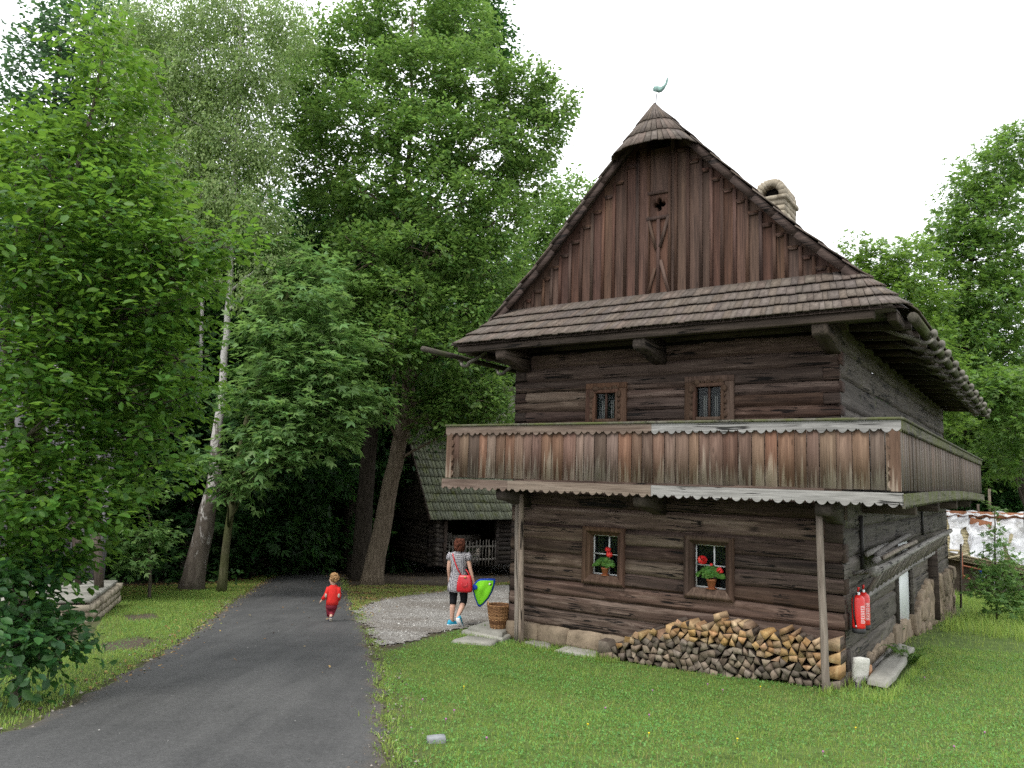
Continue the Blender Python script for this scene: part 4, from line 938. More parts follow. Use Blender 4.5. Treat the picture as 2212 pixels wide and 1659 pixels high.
for i, (u, w_) in enumerate(seeds):
    if w_ > top_at(u)-.035 or w_ < bot_at(u)+.01: continue
    poly = [(u-.2, w_-.2), (u+.2, w_-.2), (u+.2, w_+.2), (u-.2, w_+.2)]
    for j in np.argsort(np.hypot(seeds[:, 0]-u, seeds[:, 1]-w_))[1:14]:
        a = seeds[j]; m = ((a[0]+u)/2, (a[1]+w_)/2); nrm = (a[0]-u, a[1]-w_); out = []
        for k in range(len(poly)):
            p, q = poly[k], poly[(k+1) % len(poly)]; dp = (p[0]-m[0])*nrm[0]+(p[1]-m[1])*nrm[1]; dq = (q[0]-m[0])*nrm[0]+(q[1]-m[1])*nrm[1]
            if dp <= 0: out.append(p)
            if (dp < 0) != (dq < 0): s = dp/(dp-dq); out.append((p[0]+(q[0]-p[0])*s, p[1]+(q[1]-p[1])*s))
        poly = out
        if len(poly) < 3: break
    if len(poly) < 3: continue
    # thin very short edges so the ends look split, not tiled
    P_ = [p for k, p in enumerate(poly) if math.hypot(p[0]-poly[k-1][0], p[1]-poly[k-1][1]) > .034] or poly
    if len(P_) < 3: P_ = poly
    want = 3 if random.random() < .38 else 4
    def tri_(k): a, b, c_ = P_[k-1], P_[k], P_[(k+1) % len(P_)]; return abs((b[0]-a[0])*(c_[1]-a[1])-(c_[0]-a[0])*(b[1]-a[1]))
    while len(P_) > want: P_.pop(min(range(len(P_)), key=tri_))
    c = np.mean(P_, 0); gk = 1.06 if want == 3 else .98; P_ = [(c[0]+(x-c[0])*gk, max(bot_at(u)-.02, c[1]+(y-c[1])*gk)) for x, y in P_]
    frac = (w_-bot_at(u))/(top_at(u)-bot_at(u)+1e-6)
    fresh = frac > .62+.25*nz3(u*1.1, w_*2, 3)-(.22 if u < 1.2 else 0)+(.1 if u > 2.4 else 0)
    v0 = -.36+random.uniform(-.035, .035); rd = random.random(); tw = random.uniform(-.05, .05); tz = random.uniform(-.03, .03)
    mb = MB(); k = len(P_); ctr = np.array(h(c[0], 0, c[1]))
    loc = lambda x, y, v_: np.array(h(x, v_, y))-np.array(h(c[0], v0, c[1]))
    frt = [loc(x, y, v0+random.uniform(-.006, .006)) for x, y in P_]; bev = [loc(c[0]+(x-c[0])*1.012, c[1]+(y-c[1])*1.012, v0+.004) for x, y in P_]; bk = [loc(c[0]+(x-c[0])*1.0+tw*.3, c[1]+(y-c[1])*1.0+tz*.3, -.03) for x, y in P_]
    mb.add(frt+bev+bk, [tuple(range(k))]+[(a, k+a, k+(a+1) % k, (a+1) % k) for a in range(k)]+[(k+a, 2*k+a, 2*k+(a+1) % k, k+(a+1) % k) for a in range(k)], rd)
    for a in range(k): mb.m[1+k+a] = 1 if random.random() < .45 else 0
    o = mb.build('firewood_log', [FW_END if fresh else FW_OLD, FW_BARK])
    o.location = hw(c[0], v0, c[1]); o.rotation_euler = (0, 0, YAW-math.pi/2)
    lab = ('pale freshly split log on top of the firewood stack' if frac > .88 else 'pale tan split log in the upper rows of the firewood stack') if fresh else ('dark weathered grey log in the bottom rows of the firewood stack' if frac < .5 else 'dark weathered log among the upper rows of the firewood stack')
    tag(o, lab, 'firewood', FWG); nfw += 1
print('firewood', nfw)

# ---- slabs and stones
def slab(name, pts, z0, th, mat, lab, cat, grp=None, inset=.03):
    P_ = np.array(pts); c = P_.mean(0); n = len(P_); dense = []
    if z0 is None: z0 = float(max(G(P_[:, 0], P_[:, 1])))+{'door_step': .135, 'base_stone': .065}.get(name, .045)
    for i in range(n):
        a, b = P_[i], P_[(i+1) % n]
        for s in np.linspace(0, 1, 6)[:-1]: q = a+(b-a)*s; dense.append(q+np.array([random.uniform(-.02, .02), random.uniform(-.02, .02)]))
    D = np.array(dense)-c; k = len(D); zf = lambda q: .012*nz3((q[0]+c[0])*3, (q[1]+c[1])*3, 1)
    V = [(*(q*.5), zf(q*.5)) for q in D]+[(*(q*(1-inset/max(.2, np.hypot(*q)))), zf(q)) for q in D]+[(*q, -inset*.7+zf(q)) for q in D]+[(*(q*1.01), -th) for q in D]
    F = [tuple(range(k))]+[(j*k+a, (j+1)*k+a, (j+1)*k+(a+1) % k, j*k+(a+1) % k) for j in range(3) for a in range(k)]
    mb = MB().add(V, F, random.random()); o = mb.build(name, mat); o.location = (c[0], c[1], z0); SLABZ[name] = z0; return tag(o, lab, cat, grp)
SLABZ = {}
H2 = lambda *pp: [hw(u, v, 0)[:2] for u, v in pp]
slab('door_step', H2((6.42,-.30),(6.52,.55),(5.76,.40),(5.76,.02),(5.57,-.43)), None, .16, SLAB, 'big flat stone slab under the wicker basket at the house corner', 'stone slab')
STEPZ = SLABZ['door_step']
slab('base_stone', H2((6.5,-.36),(6.58,.5),(5.9,.45),(5.6,-.1),(5.5,-.50)), None, .12, SLAB, 'second flat stone projecting under the big slab with the basket', 'stone slab')
slab('stepping_stone', H2((6.0,-1.26),(6.1,-.72),(5.5,-.62),(5.4,-1.0)), None, .12, SLAB, 'grey slab lying in the grass, the farthest forward of the flat stones', 'stone slab')
slab('stepping_stone', H2((5.2,-.33),(5.15,-.08),(4.8,-.06),(4.62,-.34),(4.85,-.42)), None, .12, SLAB, 'flat slab at the wall foot just right of the twin posts', 'stone slab')
slab('stepping_stone', H2((4.42,-.54),(4.45,-.14),(3.8,-.12),(3.68,-.50)), None, .12, SLAB, 'long flat slab at the wall foot left of the firewood stack', 'stone slab')
slab('stone_bench', H2((-.25,.08),(-.53,.05),(-.47,3.0),(-.20,3.25)), -2.60, .075, SLAB, 'long grey stone bench slab along the long side of the house', 'stone bench')
for v_ in (.5, 2.6):
    pass
WHST = stone('limewashed_stone', (.50,.49,.44), (.74,.72,.66), 6.)
mb = MB(); rock(mb, (0, 0, .17), (.25, .06, .36), 0, .5, .3, 5); o = mb.build('white_stone', WHST, smooth=True); o.location = hw(-.12, .32, -2.72); o.rotation_euler = (R(8), 0, YAW-math.pi/2+R(48)); tag(o, 'flaking white limewashed stone leaning by the house corner', 'stone')
BRK = plain('brick_clay', (.36,.20,.11), .85, .2, .2, 14, bump=.3)
mb = MB(); mb.box((0, 0, .11), (.11, .06, .22), None, .5, bev=.008); o = mb.build('brick', BRK); o.location = hw(-.20, .62, -2.74); o.rotation_euler = (R(-7), R(6), YAW-math.pi/2+R(80)); tag(o, 'orange brick standing on end beside the white stone', 'brick')
mb = MB(); mb.box((0, 0, 0), (.06, 3.3, .14), None, .5, bev=.01); o = mb.build('edging_board', GREYW); o.location = hw(-.14, 1.62, -2.70); o.rotation_euler = (0, 0, YAW-math.pi/2); tag(o, 'low edging board between the long wall and the stone bench', 'board')

# ---- wicker basket
WICK = rnd_mat('wicker', [(0, (.10,.045,.018)), (.5, (.23,.115,.05)), (1, (.36,.20,.09))], .6)
bp = hw(5.93, -.02, STEPZ); B = empty('wicker_basket', bp, .4, label='tall brown wicker basket standing on the slab at the house corner', cat='basket')
mb = MB(); Hb = .40; rad = lambda z: .135+.075*(z/Hb)**.8
for k in range(26):
    th = 2*math.pi*k/26; mb.tube([((rad(z)+.0)*math.cos(th), rad(z)*math.sin(th), z) for z in np.linspace(.0, Hb, 5)], .006, 5)
for j in range(30):
    z = .008+j*Hb/30; ph = j % 2; mb.tube([((rad(z)+.008*math.cos(13*th*1.+math.pi*ph))*math.cos(th), (rad(z)+.008*math.cos(13*th+math.pi*ph))*math.sin(th), z+.003*math.sin(5*th+j)) for th in np.linspace(0, 2*math.pi, 53)], .0078, 5, False)
mb.lathe([(0, .006), (.13, .006)], n=20, rnd=.1); mb.lathe([(rad(.0)-.012, .0), (rad(Hb)-.012, Hb)], n=26, rnd=.02)
mb.build('body', WICK, B)
mb = MB()
for j in range(3): mb.tube([((rad(Hb)+.008*math.cos(16*th+j*2.1))*math.cos(th), (rad(Hb)+.008*math.cos(16*th+j*2.1))*math.sin(th), Hb+.006+.008*math.sin(16*th+j*2.1)) for th in np.linspace(0, 2*math.pi, 90)], .009, 5, False)
mb.build('rim', WICK, B)
for a in (math.pi*.95, -.05*math.pi):
    mb = MB(); mb.tube([(rad(Hb)*math.cos(a+s*.28), rad(Hb)*math.sin(a+s*.28), Hb+.075*(1-s*s)) for s in np.linspace(-1, 1, 9)], .011, 6); mb.build('handle', WICK, B)

# ---- fire extinguishers
RED = plain('red_enamel', (.62,.022,.018), .3, .5, .05, 3); BLK = plain('black_rubber', (.015,.015,.016), .6, .4); WHT = plain('white_print', (.8,.8,.8), .6); STEEL = plain('steel', (.5,.5,.5), .35, .5, .05, 5, 1.)
def exting(v, du, lab, w0=-1.995):
    o = hempty('fire_extinguisher', du, v, w0, label=lab, cat='fire extinguisher', group='red extinguishers on the side wall')
    r_, Hh = .088, .50
    mb = MB(); mb.lathe([(0, .05), (r_, .05), (r_, .08), (r_, Hh-.06), (r_*.86, Hh-.025), (r_*.5, Hh), (.03, Hh+.01), (0, Hh+.01)], n=28); mb.build('cylinder', RED, o, smooth=True)
    mb = MB(); mb.lathe([(0, -.015), (r_*.96, -.015), (r_*1.02, 0), (r_*1.02, .055), (r_, .055)], n=28); mb.build('foot_ring', BLK, o)
    mb = MB(); mb.lathe([(.026, Hh), (.026, Hh+.035), (.02, Hh+.05), (0, Hh+.05)], n=12); mb.box((0, -.03, Hh+.04), (.02, .05, .02)); mb.build('valve', STEEL, o)
    mb = MB(); mb.bar((0, -.02, Hh+.05), (.02, -.05, Hh+.12), .022, .012); mb.bar((0, -.02, Hh+.035), (-.005, .04, Hh+.11), .022, .012); mb.build('lever', RED, o)
    mb = MB(); mb.tube([(-.01, -.03, Hh+.04), (-.04, -r_*.8, Hh+.02), (-.05, -r_*1.0, Hh-.08), (-.045, -r_*1.03, .25), (-.02, -r_*1.06, .09)], .012, 8); mb.build('hose', BLK, o, smooth=True)
    mb = MB(); mb.tube([(-.02, -r_*1.06, .10), (-.015, -r_*1.06, .065)], .012, 8); mb.build('nozzle', STEEL, o)
    mb = MB()     # printed panel: outlined box with rows of small marks, wrapped on the cylinder
    cyl = lambda a, z: (math.sin(a)*r_*1.006, -math.cos(a)*r_*1.006, z)
    def strip(a0, a1, z0, z1):
        n = 5; A_ = np.linspace(a0, a1, n); mb.grid(np.array([[cyl(a, z) for a in A_] for z in (z0, z1)]), .5)
    for a0, a1, z0, z1 in ((.55, 1.35, .36, .366), (.55, 1.35, .13, .136), (.55, .58, .13, .366), (1.32, 1.35, .13, .366)): strip(a0, a1, z0, z1)
    for k in range(9):
        z = .145+k*.024; a = .62
        while a < 1.2: b = a+random.uniform(.05, .16); strip(a, min(b, 1.28), z, z+.011); a = b+.05
    mb.build('label', WHT, o)
    mb = MB(); mb.bar((0, r_, .36), (0, r_+.06, .36), .05, .03); mb.build('bracket', IRON, o)
exting(.16, -.15, 'red fire extinguisher nearer the house corner, fully in view with its hose')
exting(.52, -.15, 'red fire extinguisher partly behind the other one, next to the hay rack')

# ---- hay rack on the side wall, with planks lying on it
RK = hempty('hay_rack', -.15, 5, -1.3, label='long weathered hay rack of two rails and many rungs on the side wall', cat='rack')
o0 = np.array(h(-.15, 5, -1.3)); hl = lambda u, v, w: tuple(np.array(h(u, v, w))-o0)
wob = lambda k: .02*nz3(k*.6, 3.3, 0)
vs_ = np.linspace(.55, 10.6, 16)
def rtop(v): return (-.34-.01*v*.3, v, -1.16+.018*(v-.5)*1.2+.05*nz3(v*.25, 1, 1))
def rbot(v): return (-.12, v, -1.58+.012*(v-.5)*1.5+.03*nz3(v*.3, 5, 1))
mb = MB(); mb.tube([hl(*rtop(v-.25 if v < .6 else v)) for v in vs_], [.075]+[.055]*15, 9, rnd=.5, wob=.1); mb.build('top_rail', GREYW, RK, smooth=True)
mb = MB(); mb.tube([hl(*rbot(v)) for v in vs_], .05, 8, rnd=.4, wob=.1); mb.build('bottom_rail', GREYW, RK, smooth=True)
RUNG = wood('rung_wood', (.09,.08,.07), (.20,.175,.15), (.34,.30,.26), 'z', 1., .5, cracks=False)
for k in range(25):
    v = .78+k*.405+random.uniform(-.05, .05); a, b = np.array(hl(*rtop(v))), np.array(hl(*rbot(v+random.uniform(-.04, .04)))); d = (b-a)/np.linalg.norm(b-a)
    mb = MB(); mb.tube([a-d*.02, (a+b)/2, b+d*random.uniform(.02, .06)], random.uniform(.022, .03), 7, wob=.12); mb.build('rung', RUNG, RK, smooth=True)
for v in (.62, 5.0, 10.2):
    mb = MB(); mb.tube([hl(*rtop(v)), hl(.05, v, -1.25)], .035, 7); mb.build('bracket', GREYW, RK)
for k, (a, b, r_, lab) in enumerate((((-.20, 1.35, -1.00), (-.12, 5.4, -.86), .045, 'pale pole lying highest on the hay rack'), ((-.24, 1.0, -1.055), (-.22, 4.2, -1.02), .05, 'thick grey pole on the hay rack nearest the wall'), ((-.31, 1.25, -1.03), (-.31, 4.9, -.955), .035, 'thin reddish stick on the front of the hay rack'), ((-.14, .95, -.97), (-.12, 3.0, -.94), .05, 'short squared timber on the hay rack by the iron stay'))):
    mb = MB(); a_, b_ = np.array(hw(*a)), np.array(hw(*b)); c = (a_+b_)/2
    mb.tube([a_-c, (b_-a_)*.0+np.array([0, 0, .01]), b_-c], r_, 7 if k < 3 else 4, wob=.1); o = mb.build('pole', GREYW if k != 2 else POSTW); o.location = c; tag(o, lab, 'pole', 'poles stored on the hay rack')

# ---- weathered plank leaning at the far house corner
mb = MB(); mb.bar((0, 0, 0), (.05, .03, 1.75), .34, .03, (1, 0, 0), .3); o = mb.build('leaning_board', BEAM); o.location = hw(-.28, 13.7, -3.2); o.rotation_euler = (0, 0, YAW-math.pi/2); tag(o, 'dark board leaning upright at the far corner of the long wall', 'board')

# ================================================================== people
def skin_body(name, nodes, edges, mat, parent, sub=2):
    """one continuous surface grown over joints: nodes {name: (x, y, z, r)}"""
    ks = list(nodes); me = bpy.data.meshes.new(name); me.from_pydata([nodes[k][:3] for k in ks], [(ks.index(a), ks.index(b)) for a, b in edges], []); me.update(); me.materials.append(mat)
    o = bpy.data.objects.new(name, me); link(o, parent)
    o.modifiers.new('skin', 'SKIN')
    sv = me.skin_vertices[0].data if me.skin_vertices else None
    if sv is None:
        me.attributes; bm_fix(me); sv = me.skin_vertices[0].data
    for k, v in zip(ks, sv): r_ = nodes[k][3]; v.radius = (r_, r_) if np.isscalar(r_) else r_; v.use_root = (k == ks[0])
    m = o.modifiers.new('sub', 'SUBSURF'); m.levels = sub; m.render_levels = sub
    return o
import bmesh
def bm_fix(me):
    bm = bmesh.new(); bm.from_mesh(me); bm.verts.layers.skin.verify(); bm.to_mesh(me); bm.free()
def hand_nodes(nodes, edges, wrist, pfx, d, side, curl, sc):
    """palm, four unequal bent fingers and a thumb from the palm's side; d = direction of the hand, side = thumb side, curl = inward"""
    d, side, curl = (Vector(x).normalized() for x in (d, side, curl)); w_ = Vector(nodes[wrist][:3]); L = .075*sc
    def put(k, p, r_): nodes[k] = (*p, r_*sc)
    put(pfx+'palm', w_+d*L*.55, .026); put(pfx+'kn', w_+d*L*1.05, .028); edges += [(wrist, pfx+'palm'), (pfx+'palm', pfx+'kn')]
    for i, (off, ln) in enumerate(((.9, .80), (.3, .92), (-.3, .86), (-.9, .66))):
        b = w_+d*L*1.25+side*.026*sc*off; q = d*.85+curl*.5; e = b+q.normalized()*L*.5*ln; f = e+(d*.45+curl*.9).normalized()*L*.42*ln
        for k, p, r_ in (('a', b, .0095), ('b', e, .0085), ('c', f, .0072)): put(f'{pfx}{i}{k}', p, r_)
        edges += [(pfx+'kn', f'{pfx}{i}a'), (f'{pfx}{i}a', f'{pfx}{i}b'), (f'{pfx}{i}b', f'{pfx}{i}c')]
    b = w_+d*L*.6+side*.032*sc; e = b+(d*.7+side*.7).normalized()*L*.35; f = e+(d*.9+curl*.4).normalized()*L*.3
    put(pfx+'ta', b, .011); put(pfx+'tb', e, .010); put(pfx+'tc', f, .008); edges += [(pfx+'palm', pfx+'ta'), (pfx+'ta', pfx+'tb'), (pfx+'tb', pfx+'tc')]
SKIN = plain('skin', (.56,.34,.25), .55, .35, .06, 9)
def loft(name, rings, mat, parent, n=24, thick=None, rnd=.5):
    """rings: (cx, cy, z, rx, ry[, tilt])"""
    P_ = np.array([[(cx_+rx*math.cos(t_)*(1+.0), cy_+ry*math.sin(t_), z) for t_ in np.linspace(0, 2*math.pi, n, endpoint=False)] for cx_, cy_, z, rx, ry in rings])
    mb = MB(); mb.grid(P_, rnd, closed=True); o = mb.build(name, mat, parent, smooth=True); return o
def limb(name, pts, rads, mat, parent, n=12): mb = MB(); mb.tube(pts, rads, n, True, .5); return mb.build(name, mat, parent, smooth=True)
# woman walking away, carrying bag and jacket
wp = gnd(985, 1352); S = wp[1]/15.0*1.0
W_ = empty('person', wp, -.06, label='woman in a patterned tunic and black leggings walking away beside the house', cat='person')
W_.scale = (S*.965,)*3
N_ = {'pelvis': (.02,0,.86,.125), 'spine': (.01,0,1.03,.11), 'chest': (0,0,1.24,.125), 'nb': (.01,0,1.395,.062), 'neck': (.018,.008,1.45,.050), 'head': (.022,.015,1.53,.080), 'top': (.022,.01,1.60,.072),
      'ls': (-.155,0,1.355,.055), 'le': (-.185,-.02,1.09,.040), 'lw': (-.175,.05,.88,.027), 'rs': (.175,0,1.36,.055), 're': (.235,-.03,1.11,.041), 'rw': (.305,-.05,.895,.027),
      'lh': (-.075,0,.80,.092), 'lk': (-.072,.01,.47,.058), 'lc': (-.08,-.02,.34,.057), 'la': (-.085,0,.10,.035), 'lt': (-.05,.10,.04,.035),
      'rh': (.11,0,.80,.092), 'rk': (.13,.05,.47,.058), 'rc': (.105,-.06,.36,.057), 'ra': (.045,-.24,.20,.035), 'rt': (.10,-.20,.07,.035)}
E_ = [('pelvis','spine'),('spine','chest'),('chest','nb'),('nb','neck'),('neck','head'),('head','top'),('chest','ls'),('ls','le'),('le','lw'),('chest','rs'),('rs','re'),('re','rw'),('pelvis','lh'),('lh','lk'),('lk','lc'),('lc','la'),('la','lt'),('pelvis','rh'),('rh','rk'),('rk','rc'),('rc','ra'),('ra','rt')]
hand_nodes(N_, E_, 'lw', 'lhand', (0,.25,-1), (0,1,0), (1,0,0), 1.); hand_nodes(N_, E_, 'rw', 'rhand', (.25,0,-1), (0,1,0), (-1,-.1,0), 1.)
skin_body('body', N_, E_, SKIN, W_)
t = NT('tunic_print'); o_ = t.obj(); ch = t.n('ShaderNodeTexChecker'); ch.inputs['Scale'].default_value = 62; t.l(t.mapn(o_, (1, 1, .8), rot=(0, R(45), 0)), ch.inputs[0])
ch.inputs[1].default_value = (.50,.48,.49,1); ch.inputs[2].default_value = (.035,.032,.05,1); t.bsdf(ch.outputs[0], .85); TUN = t.done()
loft('tunic', [(.012,0,1.425,.075,.065),(.01,0,1.405,.10,.08),(.01,0,1.385,.165,.09),(.01,0,1.34,.20,.105),(.005,0,1.25,.172,.125),(.01,0,1.12,.150,.120),(.012,0,1.03,.148,.118),(.02,0,.93,.175,.135),(.02,0,.84,.20,.15),(.02,0,.74,.212,.155),(.02,0,.655,.222,.16),(.02,0,.65,.21,.15)], TUN, W_)
limb('sleeve', [(-.14,0,1.37),(-.175,-.005,1.31),(-.19,-.01,1.245)], [.062,.064,.056], TUN, W_); limb('sleeve', [(.15,0,1.375),(.195,-.005,1.31),(.215,-.012,1.245)], [.062,.064,.056], TUN, W_)
LEG = plain('black_leggings', (.010,.010,.012), .8, .2)
limb('legging', [(-.07,0,.84),(-.075,0,.70),(-.073,.01,.55),(-.072,.01,.46),(-.077,-.01,.40)], [.112,.095,.075,.068,.066], LEG, W_); limb('legging', [(.10,0,.84),(.115,.01,.70),(.128,.04,.55),(.128,.04,.46),(.115,-.02,.41)], [.112,.095,.075,.068,.066], LEG, W_)
HAIR = bark('auburn_hair', (.035,.012,.008), (.17,.06,.035), (14, 14, 3), strength=.6)
mb = MB(); mb.blob((.02,-.005,1.56), (.105,.112,.105), 18, 12, rough=.16); mb.blob((.01,-.03,1.485), (.090,.080,.070), 16, 9, rough=.25)
for i in range(130):
    a_ = random.uniform(0, 6.28); zz = random.uniform(1.44, 1.63); k_ = math.sqrt(max(.05, 1-((zz-1.54)/.125)**2)); mb.blob((.016+.098*k_*math.cos(a_), -.01+.098*k_*math.sin(a_)-.01, zz), (.018, .018, random.uniform(.03, .055)), 6, 4, random.random(), rough=.7)
mb.build('hair', HAIR, W_, smooth=True)
BLUE = plain('turquoise_shoe', (.03,.33,.50), .6, .3, .25, 22); SOLE = plain('white_sole', (.75,.75,.75), .6)
def shoe(P0, rot, parent, sc, m1, m2):
    mb = MB(); rg = []
    for y, wd_, hgt in ((-.10,.03,.05),(-.085,.038,.085),(-.03,.040,.088),(.03,.042,.068),(.09,.046,.05),(.14,.040,.04),(.165,.02,.025)): rg.append([(wd_*math.cos(t_), y, .018+max(0, math.sin(t_))*hgt+min(0, math.sin(t_))*.012) for t_ in np.linspace(0, 2*math.pi, 14, endpoint=False)])
    M_ = np.array(rot.to_3x3()); Pg = (np.array(rg)*sc)@M_.T+np.array(P0); mb.grid(Pg, .5, closed=True); k = 14
    mb.add(Pg[0], [tuple(range(k))], .5); mb.add(Pg[-1], [tuple(range(k))[::-1]], .5); o = mb.build('shoe', m1, parent, smooth=True)
    sb = MB(); poly = [(-.04,-.09),(-.03,-.105),(.03,-.105),(.042,-.09),(.042,0),(.050,.09),(.042,.15),(.01,.175),(-.02,.172),(-.042,.14),(-.048,.09),(-.042,0)]
    sb.prism(poly, lambda x, y, t_: tuple(np.array((x*sc, y*sc, (.022-.026*t_)*sc))@M_.T+np.array(P0)), .5); sb.build('sole', m2, o)
shoe((-.075,.03,.004), Matrix.Rotation(R(-50), 4, 'Z'), W_, 1.05, BLUE, SOLE)
shoe((.085,-.245,.10), Matrix.Rotation(R(-25), 4, 'Z')@Matrix.Rotation(R(-52), 4, 'X'), W_, 1.05, BLUE, SOLE)
def onw(lx, ly, lz, par): return np.array(par.matrix_basis@Vector((lx, ly, lz)))
bpy.context.view_layer.update()
def place(o, par, p): o.matrix_basis = par.matrix_basis@Matrix.Translation(p); return o
LEA = plain('red_leather', (.50,.012,.02), .35, .5, .1, 8)
bag = place(empty('handbag', (0,0,0), label='red leather shoulder bag hanging at the woman\'s right hip', cat='bag'), W_, (.16,-.17,.665))
mb = MB(); P_ = []
for z, wx, wy in ((0,.10,.035),(.01,.145,.06),(.05,.155,.068),(.18,.148,.06),(.27,.128,.045),(.315,.115,.03),(.32,.10,.02)): P_.append([(math.copysign(abs(math.cos(t_))**.55, math.cos(t_))*wx, math.copysign(abs(math.sin(t_))**.55, math.sin(t_))*wy, z) for t_ in np.linspace(0, 2*math.pi, 28, endpoint=False)])
mb.grid(np.array(P_), .5, closed=True); mb.add(np.array(P_[0]), [tuple(range(27, -1, -1))], .5); mb.add(np.array(P_[-1]), [tuple(range(28))], .5); mb.build('bag_body', LEA, bag, smooth=True)
mb = MB(); mb.tube([(-.07,.0,.31),(-.16,.03,.44),(-.23,.05,.60),(-.265,.09,.70),(-.24,.17,.735),(-.17,.25,.72)], .013, 6); mb.tube([(.09,.0,.31),(.04,.05,.38),(-.0,.06,.42)], .012, 6); mb.build('strap', LEA, bag, smooth=True)
mb = MB(); mb.tube([(-.06,-.05,.20),(-.05,-.075,.14),(0,-.085,.12),(.05,-.075,.14),(.06,-.05,.20)], .009, 6); mb.build('handle', LEA, bag, smooth=True)
mb = MB(); mb.box((.01,-.055,.285), (.045,.012,.025)); mb.build('clasp', plain('brass', (.6,.4,.12), .4, .5, .1, 4, 1.), bag)
GRN = plain('green_lining', (.20,.62,.02), .7, .25, .18, 5, bump=.6); BLU = plain('blue_cloth', (.012,.055,.38), .7, .25, .2, 7, bump=.5)
jk = place(empty('jacket', (0,0,0), label='child\'s jacket turned inside out, bright green lining with blue edge, in the woman\'s hand', cat='jacket'), W_, (.33,-.05,.76))
out = [(-.03,.03),(.06,.13),(.115,.155),(.26,.165),(.40,.16),(.405,.10),(.37,-.06),(.30,-.20),(.19,-.33),(.125,-.385),(.08,-.37),(.02,-.22),(-.02,-.09)]
def jsheet(scale, c, off, nm, m, mi_=.0):
    n = len(out); Q_ = [(c[0]+(x-c[0])*scale, c[1]+(y-c[1])*scale) for x, y in out]; fn = lambda x, y: -.07*math.sin(8*(x+y*.6))*.5-.10*(1-((x-.18)**2+(y+.1)**2)/.09)*.5+.009*math.sin(31*x-17*y)+.006*math.sin(23*y+40*x)
    rings = [np.array([(c[0]+(x-c[0])*k, fn(c[0]+(x-c[0])*k, c[1]+(y-c[1])*k)+off, c[1]+(y-c[1])*k) for x, y in Q_]) for k in (.02, .2, .35, .5, .65, .8, .92, 1.)]
    b2 = rings[-1]+np.array([0, .02, 0]); mb = MB(); mb.grid(np.array(rings+[b2]+[r_+np.array([0, .02, 0]) for r_ in rings[-2::-1]]), .5, closed=True); return mb.build(nm, m, jk, smooth=True)
jsheet(1., (.17,-.07), .0, 'shell', BLU); jsheet(.86, (.17,-.07), -.012, 'lining', GRN)
mb = MB(); mb.blob((.02,-.075,.0), (.055,.01,.05), 14, 8); mb.build('sleeve_opening', BLU, jk); mb = MB(); mb.box((.30,-.045,.06), (.07,.008,.055), Matrix.Rotation(.25, 4, 'Y')); mb.build('size_label', BLK, jk); mb = MB(); mb.box((.305,-.053,.065), (.035,.006,.04), Matrix.Rotation(.25, 4, 'Y')); mb.build('care_tag', WHT, jk)
# toddler
cp = gnd(716, 1346); S = cp[1]/15.0
Cc = empty('person', cp, .12, label='toddler with curly blond hair in a red jumper walking down the road', cat='person'); Cc.scale = (S,)*3
N_ = {'pelvis': (-.02,0,.34,.075), 'spine': (-.01,0,.44,.075), 'chest': (0,0,.57,.078), 'nb': (0,0,.665,.038), 'neck': (-.003,.0,.70,.036), 'head': (-.012,.01,.765,.066), 'top': (-.006,.0,.845,.062), 'nose': (-.088,.03,.775,.012), 'chin': (-.06,.02,.73,.028),
      'ls': (-.085,0,.635,.035), 'le': (-.125,-.03,.51,.027), 'lw': (-.185,-.03,.425,.019), 'rs': (.085,0,.635,.035), 're': (.11,-.03,.51,.027), 'rw': (.105,-.0,.415,.019),
      'lh': (-.055,0,.31,.06), 'lk': (-.055,.06,.20,.042), 'la': (-.05,.06,.075,.026), 'lt': (-.06,.13,.03,.024), 'rh': (.03,0,.31,.06), 'rk': (.0,.05,.20,.042), 'ra': (-.012,-.10,.135,.026), 'rt': (-.0,-.085,.05,.022)}
E_ = [('pelvis','spine'),('spine','chest'),('chest','nb'),('nb','neck'),('neck','head'),('head','top'),('head','nose'),('head','chin'),('chest','ls'),('ls','le'),('le','lw'),('chest','rs'),('rs','re'),('re','rw'),('pelvis','lh'),('lh','lk'),('lk','la'),('la','lt'),('pelvis','rh'),('rh','rk'),('rk','ra'),('ra','rt')]
hand_nodes(N_, E_, 'lw', 'lhand', (-.7,0,-.6), (0,1,0), (.4,0,-.6), .55); hand_nodes(N_, E_, 'rw', 'rhand', (-.1,.1,-1), (0,1,0), (-1,0,0), .55)
skin_body('body', N_, E_, SKIN, Cc)
JUMP = plain('red_jumper', (.58,.03,.025), .9, .15, .15, 12, bump=.3); PATCHM = plain('grey_patch', (.38,.35,.30), .9, .1, .4, 30); TRO = plain('maroon_trousers', (.22,.025,.04), .9, .15, .2, 10, bump=.3)
loft('jumper', [(0,0,.70,.052,.048),(0,0,.685,.062,.055),(0,0,.655,.10,.068),(0,0,.60,.112,.082),(-.003,0,.50,.112,.088),(-.006,0,.40,.115,.09),(-.008,0,.335,.112,.088),(-.008,0,.332,.10,.08)], JUMP, Cc)
loft('trouser_seat', [(-.01,0,.38,.105,.083),(-.012,0,.31,.103,.085),(-.012,0,.26,.085,.075),(-.012,.01,.235,.03,.03)], TRO, Cc)
for nm, a, b, c in (('l', (-.08,0,.645), (-.125,-.03,.51), (-.185,-.03,.43)), ('r', (.08,0,.645), (.112,-.03,.51), (.106,-.0,.42))):
    sl_ = limb('sleeve', [a, tuple((np.array(a)+np.array(b))/2+np.array([0,-.008,0])), b, c], [.048,.044,.042,.034], JUMP, Cc); pb = MB(); pb.blob((b[0], b[1]-.03, b[2]), (.024,.018,.042), 10, 7); pb.build('elbow_patch', PATCHM, sl_, smooth=True)
